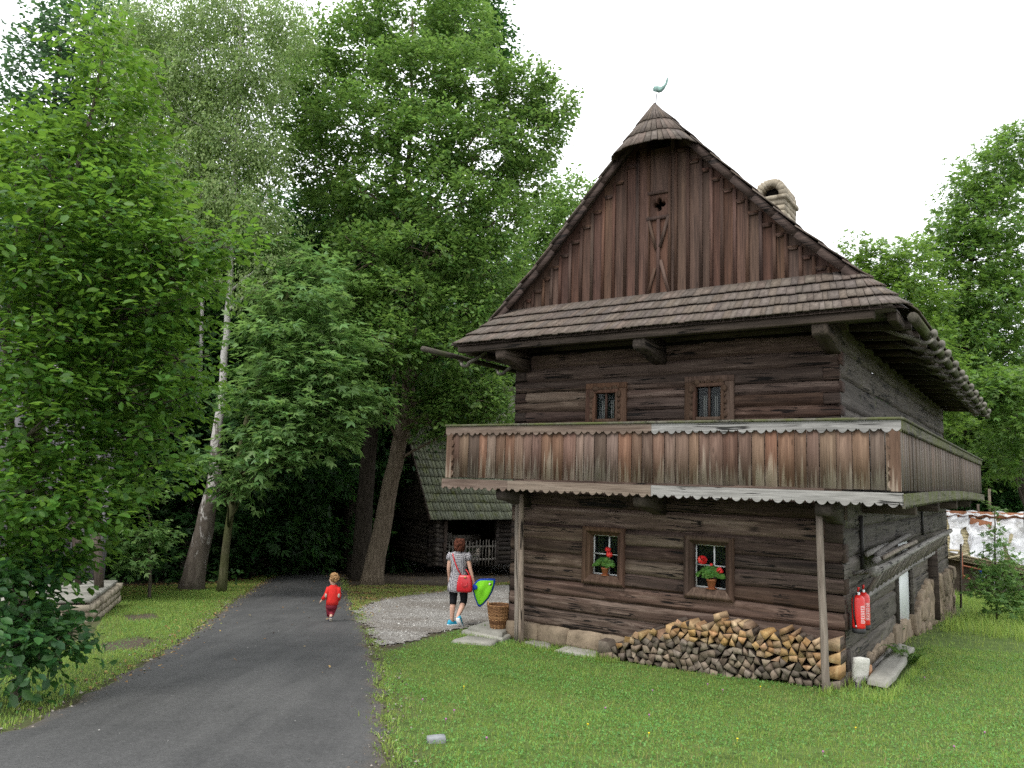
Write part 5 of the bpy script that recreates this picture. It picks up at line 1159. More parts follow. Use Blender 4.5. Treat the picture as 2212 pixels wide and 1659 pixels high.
limb('trouser_leg', [(-.05,0,.36),(-.058,.02,.29),(-.056,.06,.20),(-.05,.06,.11)], [.072,.068,.055,.048], TRO, Cc); limb('trouser_leg', [(.02,0,.36),(.022,.015,.29),(.0,.04,.20),(-.012,-.06,.15)], [.072,.068,.055,.048], TRO, Cc)
BLOND = bark('blond_curls', (.20,.10,.04), (.52,.33,.16), (22, 22, 22), strength=1.); mb = MB()
for i in range(150):
    d = Vector((random.gauss(0, 1), random.gauss(0, 1), random.gauss(.15, 1))).normalized()
    if d.x < -.45 and d.z < .55 and d.y > -.75: continue
    if d.z < -.55: continue
    c = np.array((.0,.0,.815))+np.array(d)*np.array((.082,.084,.088)); mb.blob(c, random.uniform(.016,.026), 6, 4, random.random(), rough=.5)
mb.blob((.005,-.005,.815), (.078,.078,.082), 14, 9); mb.build('hair', BLOND, Cc, smooth=True)
DK = plain('dark_blue_shoe', (.02,.025,.05), .6, .3, .3, 30)
shoe((-.052,.08,.0), Matrix.Rotation(R(12), 4, 'Z'), Cc, .62, DK, DK); shoe((-.005,-.115,.06), Matrix.Rotation(R(-5), 4, 'Z')@Matrix.Rotation(R(-48), 4, 'X'), Cc, .62, DK, PATCHM)
# ================================================================== log barn beyond the yard
RLOG = wood('barn_log', (.018,.014,.011), (.05,.04,.033), (.12,.10,.083), 'x', .8, .5); RLOGY = wood('barn_log_y', (.022,.018,.014), (.07,.056,.045), (.15,.125,.10), 'y', .8, .5)
GSH = wood('mossy_shingle', (.075,.082,.055), (.135,.145,.092), (.22,.225,.155), 'y', .7, .5, cracks=False, val=(.8, 1.2), moss=.3)
bc = at(935, 1226, 33.); fa = R(57); bf = np.array([math.sin(fa), math.cos(fa), 0]); bg_ = np.array([-math.cos(fa), math.sin(fa), 0])
BARN = empty('log_barn', bc, math.atan2(bf[1], bf[0]), label='low dark log barn with a mossy shingle roof and open doorway behind the woman', cat='barn')
def bx_at(px):         # distance along the front for a photo column
    lo, hi = 0, 14
    for _ in range(40):
        m = (lo+hi)/2; P = bc+bf*m; x = 1106+FPX*(P@_r)/(P@_f)
        if x < px: lo = m
        else: hi = m
    return lo
X1, X2, XE = bx_at(958), bx_at(1071), 9.5; HE = 2.15; DP = 7.2
def loglay(mb, p, q, n, r_, z0, ext=(.25, .25), axis=0):
    p = np.array(p, float); q = np.array(q, float); d = (q-p)/np.linalg.norm(q-p)
    for k in range(n):
        z = z0+r_*2*k*.96; e = [ext[0]+random.uniform(-.05, .05), ext[1]+random.uniform(-.05, .05)]
        mb.tube([p-d*e[0]+(0, 0, z), (p+q)/2+np.array([0, 0, z+random.uniform(-.01, .01)]), q+d*e[1]+(0, 0, z)], [r_*random.uniform(.9, 1.05) for _ in range(3)], 9)
mb = MB(); loglay(mb, (0, 0, 0), (X1-.12, 0, 0), 11, .1, .12, (.3, 0)); mb.build('log_wall', RLOG, BARN, smooth=True); mb = MB(); loglay(mb, (X2, 0, 0), (XE, 0, 0), 11, .1, .12, (.0, .3)); mb.build('log_wall', RLOG, BARN, smooth=True)
mb = MB(); loglay(mb, (0, .0, .1), (0, DP, .1), 11, .1, .08, (.32, .3)); mb.build('log_wall', RLOGY, BARN, smooth=True); mb = MB(); loglay(mb, (XE, .0, .1), (XE, DP, .1), 11, .1, .08, (.3, .3)); mb.build('log_wall', RLOGY, BARN, smooth=True)
mb = MB(); loglay(mb, (0, DP, 0), (XE, DP, 0), 11, .1, .1, (.3, .3)); mb.build('log_wall', RLOG, BARN, smooth=True)
for x in (X1, X2): mb = MB(); mb.box((x, .0, HE/2), (.16, .18, HE), bev=.015); mb.build('door_post', BEAM, BARN)
mb = MB(); RISE = 6.3; hd = DP/2+.55
Dv = MB()
for k in range(18):
    a, b = k/18, (k+1)/18
    for sg in (0, 1):
        ly = lambda f_: (-.62+hd*1.0*f_*1.08) if sg == 0 else (DP+.62-hd*f_*1.08); zz = lambda f_: HE-.12+RISE*f_
        lo = lambda t_: np.array((-.55+(XE+1.1)*t_, ly(a), zz(a))); hi = lambda t_: np.array((-.55+(XE+1.1)*t_, ly(b), zz(b)))
        shingles(Dv, lo, hi, 1, .04, .02, .06, .15)
Dv.build('roof', GSH, BARN)
mb = MB(); mid = -.62+hd*1.08; mb.add([(-.5, -.6, HE-.2), (-.5, DP+.6, HE-.2), (-.5, mid, HE-.2+RISE)], [(0, 1, 2)], .2); mb.add([(XE+.4, -.6, HE-.2), (XE+.4, DP+.6, HE-.2), (XE+.4, mid, HE-.2+RISE)], [(0, 1, 2)], .2)
mb.add([(-.5, -.6, HE-.2), (XE+.5, -.6, HE-.2), (XE+.5, DP+.6, HE-.2), (-.5, DP+.6, HE-.2)], [(0, 1, 2, 3)], .1)
mb.bar((-.56, -.6, HE-.18), (-.56, mid, HE+RISE-.18), .05, .2); mb.build('gable', RLOGY, BARN)
gt = BARN.matrix_basis
o = empty('picket_gate', (0, 0, 0), label='low gate of thin upright pickets across the barn doorway', cat='gate'); o.matrix_basis = gt@Matrix.Translation((0, -.12, 0))
PICK = wood('picket_wood', (.10,.09,.075), (.20,.18,.155), (.30,.275,.24), 'z', 1, .4, cracks=False)
for z in (.28, .82): mb = MB(); mb.bar((X1+.1, 0, z), (X2-.1, 0, z), .05, .08); mb.build('rail', PICK, o)
n = 15
for k in range(n):
    x = X1+.15+(X2-X1-.3)*k/(n-1); mb = MB(); mb.tube([(x, -.04, .02), (x+random.uniform(-.03, .03), -.04, 1.08+random.uniform(-.06, .06))], .022, 6); mb.build('picket', PICK, o)
o = empty('farm_wagon', (0, 0, 0), label='old dark wooden wagon standing inside the barn behind the pickets', cat='wagon'); o.matrix_basis = gt@Matrix.Translation(((X1+X2)/2, 1.6, 0))
mb = MB(); mb.box((0, 0, .95), (2.2, 1., .08)); mb.box((0, -.5, 1.1), (2.2, .05, .25)); mb.box((-.6, -.1, 1.2), (.7, .5, .2)); mb.build('wagon_bed', PICK, o)
for x in (-.7, .7):
    mb = MB(); mb.tube([(x+.42*math.cos(a), -.58, .45+.42*math.sin(a)) for a in np.linspace(0, 2*math.pi, 21)], .035, 6, False)
    for k in range(5): a = k*math.pi/5; mb.tube([(x-.4*math.cos(a), -.58, .45-.4*math.sin(a)), (x+.4*math.cos(a), -.58, .45+.4*math.sin(a))], .02, 5)
    mb.build('wheel', PICK, o)

# ================================================================== cottage hidden behind the tree on the left
CB = wood('grey_boards', (.06,.057,.06), (.12,.115,.12), (.22,.21,.22), 'z', .8, .5, val=(.8, 1.15)); CSH = wood('grey_shingle', (.11,.10,.10), (.20,.19,.185), (.30,.29,.28), 'y', .7, .5, cracks=False)
cc = gnd(192, 1343)
PORCH = empty('stone_terrace', (cc[0], cc[1], cc[2]), R(17), label='raised terrace of rough masonry topped with grey flags beside the cottage', cat='terrace')
mb = MB()
for j in range(3):
    for side_ in (0, 1):
        s = 0.
        while s < 2.6:
            L_ = random.uniform(.22, .5); zc = -.02+.13*j
            if side_ == 0: rock(mb, (-s-L_/2, .05, zc), (L_*1.02, .3, .135), 0, None, .2, 2)
            else: rock(mb, (-.08, s+L_/2, zc), (.3, L_*1.02, .135), 0, None, .2, 2)
            s += L_
mb.build('masonry', STONE, PORCH, smooth=True)
mb = MB()
for i in range(3):
    for j in range(3): mb.box((-.45-.92*i, .40+.9*j, .37+random.uniform(-.006, .006)), (.91, .885, .07), None, bev=.012)
mb.build('flagstones', SLAB, PORCH)
cp_ = np.array([cc[0]-.292*3.3-1.3*.956, cc[1]+.956*3.3-1.3*.292, 0]); cz = float(G(cp_[0], cp_[1]))
COT = empty('board_cottage', (cp_[0]-.1, cp_[1], cz), R(30), label='grey boarded cottage with a shingle roof mostly hidden behind the tree on the left', cat='cottage')
WH_, RX, RZ = 3.7, -2.4, 3.5
rk = lambda x: WH_+RZ*max(0, 1-abs(x-RX)/3.3)
mb = MB(); u_ = -5.7
while u_ < .9:
    w__ = random.uniform(.15, .22); t_ = rk(u_+w__/2); mb.box((u_+w__/2, random.uniform(-.01, .01), t_/2), (w__-.01, .05, t_)); u_ += w__
u_ = 0.
while u_ < 6.: w__ = random.uniform(.15, .22); mb.box((.9+random.uniform(-.01, .01), u_+w__/2, WH_/2), (.05, w__-.01, WH_)); u_ += w__
mb.build('board_wall', CB, COT)
mb = MB()
for k in range(12):
    a, b = k/12, (k+1)/12
    for sg in (1, -1):
        lx = lambda f_: RX+sg*4.0*(1-f_); zz = lambda f_: WH_-.55+(RZ+.62)*f_
        shingles(mb, lambda t_: np.array((lx(a), -.6+7.2*t_, zz(a))), lambda t_: np.array((lx(b), -.6+7.2*t_, zz(b))), 1, .04, .02, .06, .15)
mb.build('roof', CSH, COT)
pp = gnd(214, 1262); q = at(214, 1268, 15.6)
for (px, py, top, lab) in ((214, 1270, 1150, 'round dark porch post on the near right corner of the terrace'), (170, 1262, 1150, 'dark porch post set back from the terrace corner')):
    b = at(px, py, 15.3 if px > 200 else 16.4); t_ = at(px-8, top, 15.3 if px > 200 else 16.4); mb = MB(); mb.tube([(0, 0, 0), tuple((t_-b)*.5+np.array([.02, 0, 0])), tuple(t_-b), tuple((t_-b)*1.8)], .085 if px > 200 else .07, 9, wob=.08); o = mb.build('porch_post', bark('porch_bark', (.04,.03,.025), (.15,.12,.10)) if px > 200 else BEAM, smooth=True); o.location = b; tag(o, lab, 'post')
a, b = at(165, 1172, 16.2), at(208, 1168, 15.3); mb = MB(); mb.bar((0, 0, 0), tuple(b-a), .05, .09); mb.bar((0, 0, -.42), tuple(b-a+np.array([0, 0, -.42])), .05, .07); o = mb.build('porch_rail', BEAM); o.location = a; tag(o, 'double rail between the two porch posts', 'rail')

# ================================================================== sheeted roof under repair, right
PLD = 33.
def sheetmat():
    t = NT('plastic_film'); o = t.obj(); n = t.noise(o, 1.6, 5, .6, .8)
    d = t.bsdf(t.ramp(n, [(.3, (.62,.62,.64)), (.7, (.85,.85,.87))]), .28, t.bump(n, .8, .12), .5); tr = t.n('ShaderNodeBsdfTransparent'); tr.inputs[0].default_value = (.9, .9, .92, 1)
    m = t.n('ShaderNodeMixShader'); t.l(t.ramp(n, [(.38, .55), (.62, .93)]), m.inputs[0]); t.l(tr.outputs[0], m.inputs[1]); t.l(d.outputs[0], m.inputs[2]); t.l(m.outputs[0], t.out.inputs[0]); return t.done()
ro_ = at(2160, 1262, PLD); SH = empty('sheeted_roof', (ro_[0], ro_[1], float(G(ro_[0], ro_[1]))-.1), 0, label='low roof under repair covered in white plastic sheeting beyond the house', cat='building')
so_ = np.array(SH.location)
Lc = lambda px, py, d: tuple(at(px, py, d)-so_)
TILE = stone('new_shingle_pack', (.30,.25,.13), (.50,.44,.29), 3.); PLASTIC = sheetmat(); REDW = plain('red_ridge_board', (.30,.13,.07), .8, .2, .35, 3); PALEB = wood('new_board', (.36,.27,.15), (.50,.40,.25), (.62,.52,.36), 'x', .6, .4, cracks=False)
top = lambda px: (px, 1108+(px-2047)*.022, PLD+2.6); bot = lambda px: (px, 1203+(px-2047)*.19, PLD-.6)
mb = MB(); NN, MM = 15, 60
for i in range(NN):
    for j in range(MM):
        f0, f1 = i/NN, (i+1)/NN; x0, x1 = 2040+(2330-2040)*j/MM, 2040+(2330-2040)*(j+1)/MM; q_ = []
        for (x, f_) in ((x0, f0), (x1, f0), (x1, f1), (x0, f1)): a = np.array(Lc(*bot(x))); b = np.array(Lc(*top(x))); q_.append(a*(1-f_)+b*f_)
        c_ = sum(q_)/4; q_ = [c_+(p-c_)*.96+np.array([0, -.04*random.random(), .0]) for p in q_]; lo_ = [p+np.array([0, -.06, 0]) for p in q_[:2]]
        mb.add([lo_[0], lo_[1], q_[2], q_[3]], [(0, 1, 2, 3)], random.random())
mb.add([Lc(*bot(2030))+np.array([0, .1, -.05]), Lc(*bot(2335))+np.array([0, .1, -.05]), Lc(*top(2335))+np.array([0, .1, -.05]), Lc(*top(2030))+np.array([0, .1, -.05])], [(0, 1, 2, 3)], .2)
mb.build('shingle_roof', TILE, SH)
mb = MB(); mb.bar(Lc(2030, 1109, PLD+2.3), Lc(2335, 1119, PLD+2.3), .5, .26, (0, 0, 1)); mb.bar(Lc(2095, 1130, PLD+1.6), Lc(2140, 1140, PLD+1.4), .1, .5); mb.build('ridge_board', REDW, SH)
mb = MB(); na, nb = 90, 34
cov = lambda s: .28+.55*abs(math.sin(s*9.+.8))**1.2-.25*max(0, math.sin(s*3.1+2.2))
def film(x0, x1, f0, f1, ph):
    P_ = np.zeros((nb, na, 3))
    for i in range(nb):
        for j in range(na):
            s = j/(na-1); x = x0+(x1-x0)*s; lo_ = f0(s); hi_ = f1(s); f_ = lo_+(hi_-lo_)*i/(nb-1)
            a = np.array(Lc(*bot(x))); b = np.array(Lc(*top(x))); p = a*(1-f_)+b*f_
            fold = .13*math.sin(s*19+5*f_+ph+2*nz3(s*4, f_*3, ph))+.05*math.sin(s*37-6*f_+3*nz3(s*5, f_*2, 7))+.16*nz3(s*6, f_*3, ph)
            P_[i, j] = p+np.array([0, -.22-fold, .06+.05*fold])
    mb.grid(P_, .5)
film(2044, 2112, lambda s: .05+.62*max(0, math.sin(math.pi*min(1, max(0, (s-.30)/.42))))**1.5, lambda s: .97-.30*max(0, s-.65)/.35, 0)
film(2088, 2160, lambda s: .03+.1*math.sin(s*5), lambda s: .62+.28*math.sin(s*2.8), 2.)
film(2140, 2335, lambda s: .08+.38*max(0, math.sin(s*8+1.5)), lambda s: .78+.12*math.sin(s*7), 4.)
mb.build('plastic_sheet', PLASTIC, SH, smooth=True)
mb = MB(); P_ = np.array([[Lc(x, 1104+(x-2047)*.022+3*math.sin(x*.11), PLD+2.2+.1*math.sin(x*.3)), Lc(x, 1112+(x-2047)*.022+2*math.sin(x*.2), PLD+1.9)] for x in np.linspace(2044, 2335, 60)]); mb.grid(P_, .4); mb.build('plastic_sheet', PLASTIC, SH, smooth=True)
mb = MB()
for k in range(4): mb.bar(Lc(2046, 1193+k*4, PLD-.9+.1*k), Lc(2335, 1252+k*4, PLD-1.2+.1*k), .12, .06, rnd=random.random())
mb.bar(Lc(2046, 1188, PLD-1), Lc(2086, 1191, PLD-1), .1, .07); mb.bar(Lc(2046, 1206, PLD-1), Lc(2090, 1196, PLD-1), .1, .07); mb.build('scaffold_board', PALEB, SH)
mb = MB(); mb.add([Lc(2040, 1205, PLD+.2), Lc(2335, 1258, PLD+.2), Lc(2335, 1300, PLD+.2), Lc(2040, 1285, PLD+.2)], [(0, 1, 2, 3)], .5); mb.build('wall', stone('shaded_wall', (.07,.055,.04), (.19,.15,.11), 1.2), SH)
RUST = plain('rusty_steel', (.25,.09,.05), .8, .3, .3, 9)
def pole(px0, py0, px1, py1, d, r_, lab, nm='scaffold_pole', m=RUST):
    a, b = at(px0, py0, d), at(px1, py1, d); mb = MB(); mb.tube([(0, 0, 0), tuple(b-a)], r_, 8)
    if nm == 'scaffold_pole' and py0 > 1200: mb.tube([tuple((b-a)*.15), (.25, -.1, .0)], r_*.7, 6); mb.tube([tuple((b-a)*.5), (.9, .2, .35)], r_*.6, 6)
    o = mb.build(nm, m); o.location = a; return tag(o, lab, 'pole')
pole(2078, 1250, 2076, 1192, PLD-1.6, .055, 'rusty scaffold prop under the boards beside the house corner')
pole(2138, 1112, 2137, 1056, PLD+2.8, .06, 'taller thin post rising above the sheeted roof', 'roof_post', POSTW); pole(2113, 1112, 2113, 1089, PLD+2.8, .06, 'shorter thin post just under the far end of the gallery', 'roof_post', POSTW)
a = gnd(2121, 1283); mb = MB(); mb.tube([(0, 0, -.1), (0, 0, .85)], .06, 8); o = mb.build('water_standpipe', plain('green_pipe', (.03,.07,.06), .6)); o.location = a; tag(o, 'dark standpipe with a blue top in the long grass', 'tap'); mb = MB(); mb.blob((0, 0, .9), .09, 10, 6); mb.build('cap', BLU, o)
mb = MB(); mb.tube([(.05, 0, .6), (.3, 0, .85), (.7, .1, .75), (1.0, .1, .4), (1.15, .1, .0)], .03, 7); mb.tube([(.55, 0, -.05), (.52, 0, .55), (.6, .05, .62)], .05, 7); o = mb.build('garden_hose', plain('pale_hose', (.42,.44,.40), .6)); o.location = a; tag(o, 'pale hose arching over a stub pipe beside the standpipe', 'hose')
# ================================================================== trees
SHAPES = {
 'ovate': (np.array([(0,0,0),(.33,.27,.07),(.70,.25,.06),(1,0,-.06),(.70,-.25,.06),(.33,-.27,.07)]), np.array([(0,3,2,1),(0,5,4,3)])),
 'diamond': (np.array([(0,0,0),(.5,.30,.06),(1,0,-.05),(.5,-.30,.06)]), np.array([(0,3,2,1)])),
 'oak': (np.array([(0,0,0),(.62,.27,.05),(1,0,-.04),(.62,-.27,.05)]), np.array([(0,3,2,1)])),
 'maple': (np.array([(0,0,0),(.5,.17,.03),(1,0,-.06),(.5,-.17,.03),(.02,.02,0),(.30,.42,.0),(.62,.60,-.06),(.42,.16,.03),(.02,-.02,0),(.42,-.16,.03),(.62,-.60,-.06),(.30,-.42,.0)]), np.array([(0,3,2,1),(4,7,6,5),(8,11,10,9)])),
}
def unit(a): return a/(np.linalg.norm(a, axis=-1, keepdims=True)+1e-9)
def leaf_mesh(name, pos, d, nrm, size, shape, mat, rnd, parent, base):
    T, F = SHAPES[shape]; n = len(pos); d = unit(d); nrm = unit(nrm-d*(nrm*d).sum(1, keepdims=True)); y = np.cross(nrm, d)
    V = pos[:, None]+size[:, None, None]*(T[None, :, :1]*d[:, None]+T[None, :, 1:2]*y[:, None]+T[None, :, 2:]*nrm[:, None])
    k = len(T); Fq = (F[None]+k*np.arange(n)[:, None, None]).reshape(-1, 4)
    return np_mesh(name, V.reshape(-1, 3)-np.asarray(base), Fq, mat, np.repeat(rnd, k), parent)
def blob_noise(dirs, seed):
    s = seed*1.7; a = dirs*3.1+s; return (np.sin(a[:, 0]+1.7*np.sin(a[:, 1]))+np.sin(1.6*a[:, 1]+1.3*np.sin(a[:, 2]+s))+np.sin(1.9*a[:, 2]+1.1*np.sin(a[:, 0])))/3
def crown_points(blobs, dens, L, m, flat, droop, out=.75, inner=.5, seed=0):
    P_, D_, N_, R_ = [], [], [], []
    for bi, (c, r) in enumerate(blobs):
        c = np.asarray(c); r = np.asarray(r); area = (r[0]*r[2]+r[0]*r[1]+r[1]*r[2])/3*4*math.pi; n = max(6, int(area*dens))
        dr = unit(rng.normal(size=(n, 3))); f = (1-(1-inner)*rng.random(n)**1.6)*(.88+.34*blob_noise(dr, seed+bi))
        p = c+dr*r*f[:, None]; tone = rng.random(n)*.5+.25*rng.random()+.12
        d = unit(dr*out+np.array([0, 0, .25-droop])+rng.normal(0, .45, (n, 3))); d[:, 2] *= (1-flat*.65); d = unit(d)
        t_ = rng.random((n, m)); lat = unit(np.cross(d, np.array([0, 0, 1.])+rng.normal(0, .1, (n, 3)))); sg = rng.choice([-1, 1], (n, m))
        q = p[:, None]+d[:, None]*(t_*L)[..., None]+lat[:, None]*(sg*L*.16*rng.random((n, m)))[..., None]+rng.normal(0, L*.07, (n, m, 3))
        q[..., 2] -= (droop*.5*t_**2*L)
        ld = d[:, None]*.75+lat[:, None]*(sg*.8)[..., None]+rng.normal(0, .3, (n, m, 3))+np.array([0, 0, -.25-droop])
        nn = np.array([0, 0, 1.])+rng.normal(0, .75-flat*.5, (n, m, 3))+dr[:, None]*.35
        P_.append(q.reshape(-1, 3)); D_.append(ld.reshape(-1, 3)); N_.append(nn.reshape(-1, 3)); R_.append(np.clip(tone[:, None]+rng.normal(0, .14, (n, m)), 0, 1).reshape(-1))
    return np.concatenate(P_), np.concatenate(D_), np.concatenate(N_), np.concatenate(R_)
def curve(a, b, n=6, sag=.0, jit=.06):
    a = np.asarray(a, float); b = np.asarray(b, float); L = np.linalg.norm(b-a); t_ = np.linspace(0, 1, n)
    P_ = a+(b-a)*t_[:, None]; P_[:, 2] += sag*L*np.sin(math.pi*t_)*1.0
    P_[1:-1] += rng.normal(0, jit*L/n, (n-2, 3)); return P_
def build_tree(name, trunk, rad, blobs, leaf, bmat, twigs=5, limb=.32, sink=.25, stems=(), **tags):
    trunk = np.asarray(trunk, float); base = trunk[0].copy(); root = empty(name, base, **tags)
    mb = MB(); tr = trunk.copy(); tr[0, 2] -= sink
    d = np.concatenate([[0], np.cumsum(np.linalg.norm(np.diff(tr, axis=0), axis=1))]); k = max(8, int(d[-1]/.6)); s = np.linspace(0, d[-1], k)
    pts = np.stack([np.interp(s, d, tr[:, i]) for i in range(3)], 1); rr = np.interp(s, d, rad); pts[1:-1, :2] += rng.normal(0, .02, (k-2, 2))
    rr = rr*(1+.9*np.exp(-s/.28)*.45)
    mb.tube(pts-base, list(rr), 12, wob=.08)
    for st_, sr in stems: q = np.asarray(st_, float); mb.tube(list(q-base), list(np.interp(np.linspace(0, 1, len(q)), [0, 1], sr)), 9, wob=.08)
    for c, r in blobs:
        c = np.asarray(c); lower = pts[pts[:, 2] < c[2]+.2]
        if len(lower) == 0: lower = pts[:1]
        j = int(np.argmin(np.linalg.norm(lower-c, axis=1)+np.maximum(0, lower[:, 2]-c[2]+.4*np.linalg.norm(lower[:, :2]-c[:2], axis=1))*1.2)); a = lower[j]
        r0 = min(rr[j]*.55, limb*np.mean(r)*.16+.012); cv = curve(a, c, 7, .05); mb.tube(cv-base, list(np.linspace(r0, r0*.4, 7)), 7)
        for _ in range(twigs):
            dr = unit(rng.normal(size=3)+np.array([0, 0, .2])); e = c+dr*np.asarray(r)*rng.uniform(.6, .95); s0 = cv[rng.integers(3, 7)]
            mb.tube(curve(s0, e, 5, .03, .1)-base, list(np.linspace(r0*.38, r0*.08+.004, 5)), 5)
    mb.build('trunk', bmat, root, smooth=True)
    P_, D_, N_, R_ = crown_points(blobs, leaf['dens']*LEAF_K, leaf['L'], leaf['m'], leaf.get('flat', .3), leaf.get('droop', .0), seed=len(name)+blobs[0][0][0], inner=leaf.get('inner', .5))
    leaf_mesh('crown', P_, D_, N_, leaf['size']*np.clip(rng.lognormal(-.05, .24, len(P_)), .5, 1.45), leaf['shape'], leaf['mat'], R_, root, base)
    return root
def px_tree(name, trunk, blobs, leaf, bmat, **k):
    T_ = [at(x, y, d) for x, y, d, r in trunk]; r_ = [r for *_, r in trunk]
    x, y = T_[0][:2]; T_[0] = np.array([x, y, float(G(x, y))]) if k.pop('snap', True) else T_[0]
    st = [([at(*p) for p in s_[0]], s_[1]) for s_ in k.pop('pxstems', ())]
    B_ = [(at(x, y, d), (rx*d/FPX, rd, ry*d/FPX)) for x, y, rx, ry, d, rd in blobs]
    return build_tree(name, T_, r_, B_, leaf, bmat, stems=st, **k)
HORN = leafmat('hornbeam_leaf', (.044,.122,.017), (.092,.190,.027), .42, (.27,.48,.05), (.6, 1.35), .32)
SHRUBL = leafmat('shrub_leaf', (.022,.075,.022), (.045,.115,.028), .3, (.15,.4,.05), (.6, 1.3), .4)  # darker and bluer, with the shade of the low left boughs put into the colour
OAKL = leafmat('oak_leaf', (.072,.155,.032), (.135,.225,.050), .42, (.28,.48,.09), (.6, 1.35), .3)
MAPL = leafmat('maple_leaf', (.090,.19,.055), (.15,.25,.075), .42, (.30,.5,.11), (.65, 1.3), .35)
BIRL = leafmat('birch_leaf', (.15,.23,.08), (.24,.31,.12), .5, (.35,.55,.14), (.65, 1.3), .35)
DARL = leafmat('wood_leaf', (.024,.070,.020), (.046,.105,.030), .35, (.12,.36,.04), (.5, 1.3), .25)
BLUL = leafmat('bluish_leaf', (.035,.085,.040), (.06,.12,.055), .35, (.2,.4,.12), (.6, 1.3), .4)
RITL = leafmat('lime_leaf', (.062,.135,.030), (.115,.19,.048), .4, (.3,.55,.06), (.6, 1.35), .3)
LGTL = leafmat('light_leaf', (.075,.15,.025), (.12,.20,.04), .42, (.35,.6,.08), (.65, 1.3), .3)
BGREY = bark('grey_bark', (.045,.037,.028), (.16,.135,.105), moss=.1); BOAK = bark('brown_bark', (.07,.052,.036), (.23,.185,.135), (9, 9, 1.6)); BDARK = bark('dark_bark', (.02,.016,.012), (.07,.058,.045)); BGREEN = bark('mossy_bark', (.05,.045,.025), (.16,.15,.09), moss=.5)
t = NT('birch_bark'); o = t.obj(); n = t.noise(t.mapn(o, (2.2, 2.2, 9)), 1.3, 5, .7, .5); v_ = t.noise(t.mapn(o, (3.5, 3.5, 1.1)), 1.6, 5, .7, .8)
sx = t.n('ShaderNodeSeparateXYZ'); t.l(o, sx.inputs[0]); k = t.math('ADD', v_, t.math('MULTIPLY', t.math('SUBTRACT', 3.2, sx.outputs[2]), .045))
col = t.mix(t.ramp(n, [(.60, 0.), (.66, .9)]), (.55,.52,.49), (.03,.026,.022)); col = t.mix(t.ramp(k, [(.42, 0.), (.52, 1.)]), col, t.ramp(v_, [(.4, (.075,.06,.048)), (.75, (.20,.17,.14))]))
t.bsdf(col, .85, t.bump(v_, .9, .03), .2); BBIR = t.done()

# left foreground hornbeam
px_tree('hornbeam', [(50,1330,9.6,.10),(62,1000,9.5,.075),(76,914,9.5,.065),(100,731,9.4,.055),(117,638,9.3,.045),(150,430,9.3,.035),(205,220,9.3,.02),(225,110,9.3,.01)],
 [(150,370,120,120,9.2,.9),(60,330,90,100,9.6,.8),(250,300,90,110,9.5,.8),(235,175,70,90,9.4,.5),(205,100,45,60,9.4,.35),(320,395,70,60,9.2,.5),(250,480,130,90,9.0,.9),(90,500,120,110,8.6,.9),(20,600,80,120,8.8,.8),(330,560,100,70,9.0,.7),(180,610,130,70,8.8,.8),(395,520,70,38,9.0,.4),(470,520,60,30,9.0,.35),(400,605,85,45,9.2,.5),(320,670,120,55,9.0,.7),(130,720,120,60,8.6,.7),(40,760,90,80,8.4,.6),(250,760,120,60,9.1,.7),(390,780,90,45,9.3,.5),(110,850,130,60,8.6,.8),(280,860,120,50,9.2,.7),(390,860,60,40,9.4,.4),(60,940,110,60,8.3,.7),(340,930,60,38,9.4,.4),(220,920,70,36,9.3,.5),(330,1010,70,40,9.5,.4),(120,1000,110,60,8.8,.6),(80,1190,95,50,8.5,.6),(120,1100,110,40,8.4,.5),(200,1060,70,30,9,.4),(210,1010,50,24,9,.3),(60,1060,110,50,8.2,.7),(170,1110,100,38,8.5,.5),(30,1130,80,50,8.2,.6)],
 dict(size=.10, shape='ovate', mat=HORN, dens=34, L=.42, m=8, flat=.75, droop=.05, inner=.5), BGREY, twigs=7, pxstems=[([(66,940,9.5),(90,836,9.4),(170,790,9.3),(267,731,9.2),(330,690,9.2)], (.045,.012)), ([(50,1200,9.6),(10,800,9.3),(40,480,9.3),(30,300,9.4)], (.06,.012)), ([(70,980,9.5),(60,700,9.2),(58,480,9.0),(90,330,9.0)], (.05,.012))],
 label='leafy bright green tree with several thin stems filling the left foreground', cat='tree', sink=.4)
px_tree('broadleaf_shrub', [(40,1480,8.2,.05),(50,1380,8.2,.035),(60,1280,8.2,.02)], [(30,1290,75,65,8.3,.6),(85,1385,70,50,8.2,.5),(20,1400,70,70,7.9,.5),(125,1415,40,30,8.2,.3),(10,1240,60,60,8.2,.5),(80,1215,60,30,8.6,.4),(70,1330,50,40,8.2,.4)],
 dict(size=.10, shape='ovate', mat=SHRUBL, dens=38, L=.34, m=8, flat=.45, droop=.15, inner=.3), BGREY, twigs=6, label='dark low shrub with broad leaves hanging over the verge at bottom left', cat='shrub')
# upper left, behind
px_tree('alder_tree', [(40,1260,24,.22),(60,800,24,.18),(100,400,24,.10),(130,100,24,.04)], [(110,190,95,90,24,1.6),(50,280,70,70,24,1.4),(160,80,70,80,24,1.4),(230,60,60,70,25,1.4),(60,400,90,80,25,1.6),(200,260,80,90,25,1.6),(60,560,110,120,25,2.),(220,480,110,120,25,2.)],
 dict(size=.19, shape='diamond', mat=BLUL, dens=11, L=.8, m=9, flat=.3), BDARK, label='bluish green tree showing against the sky at the top left corner', cat='tree')
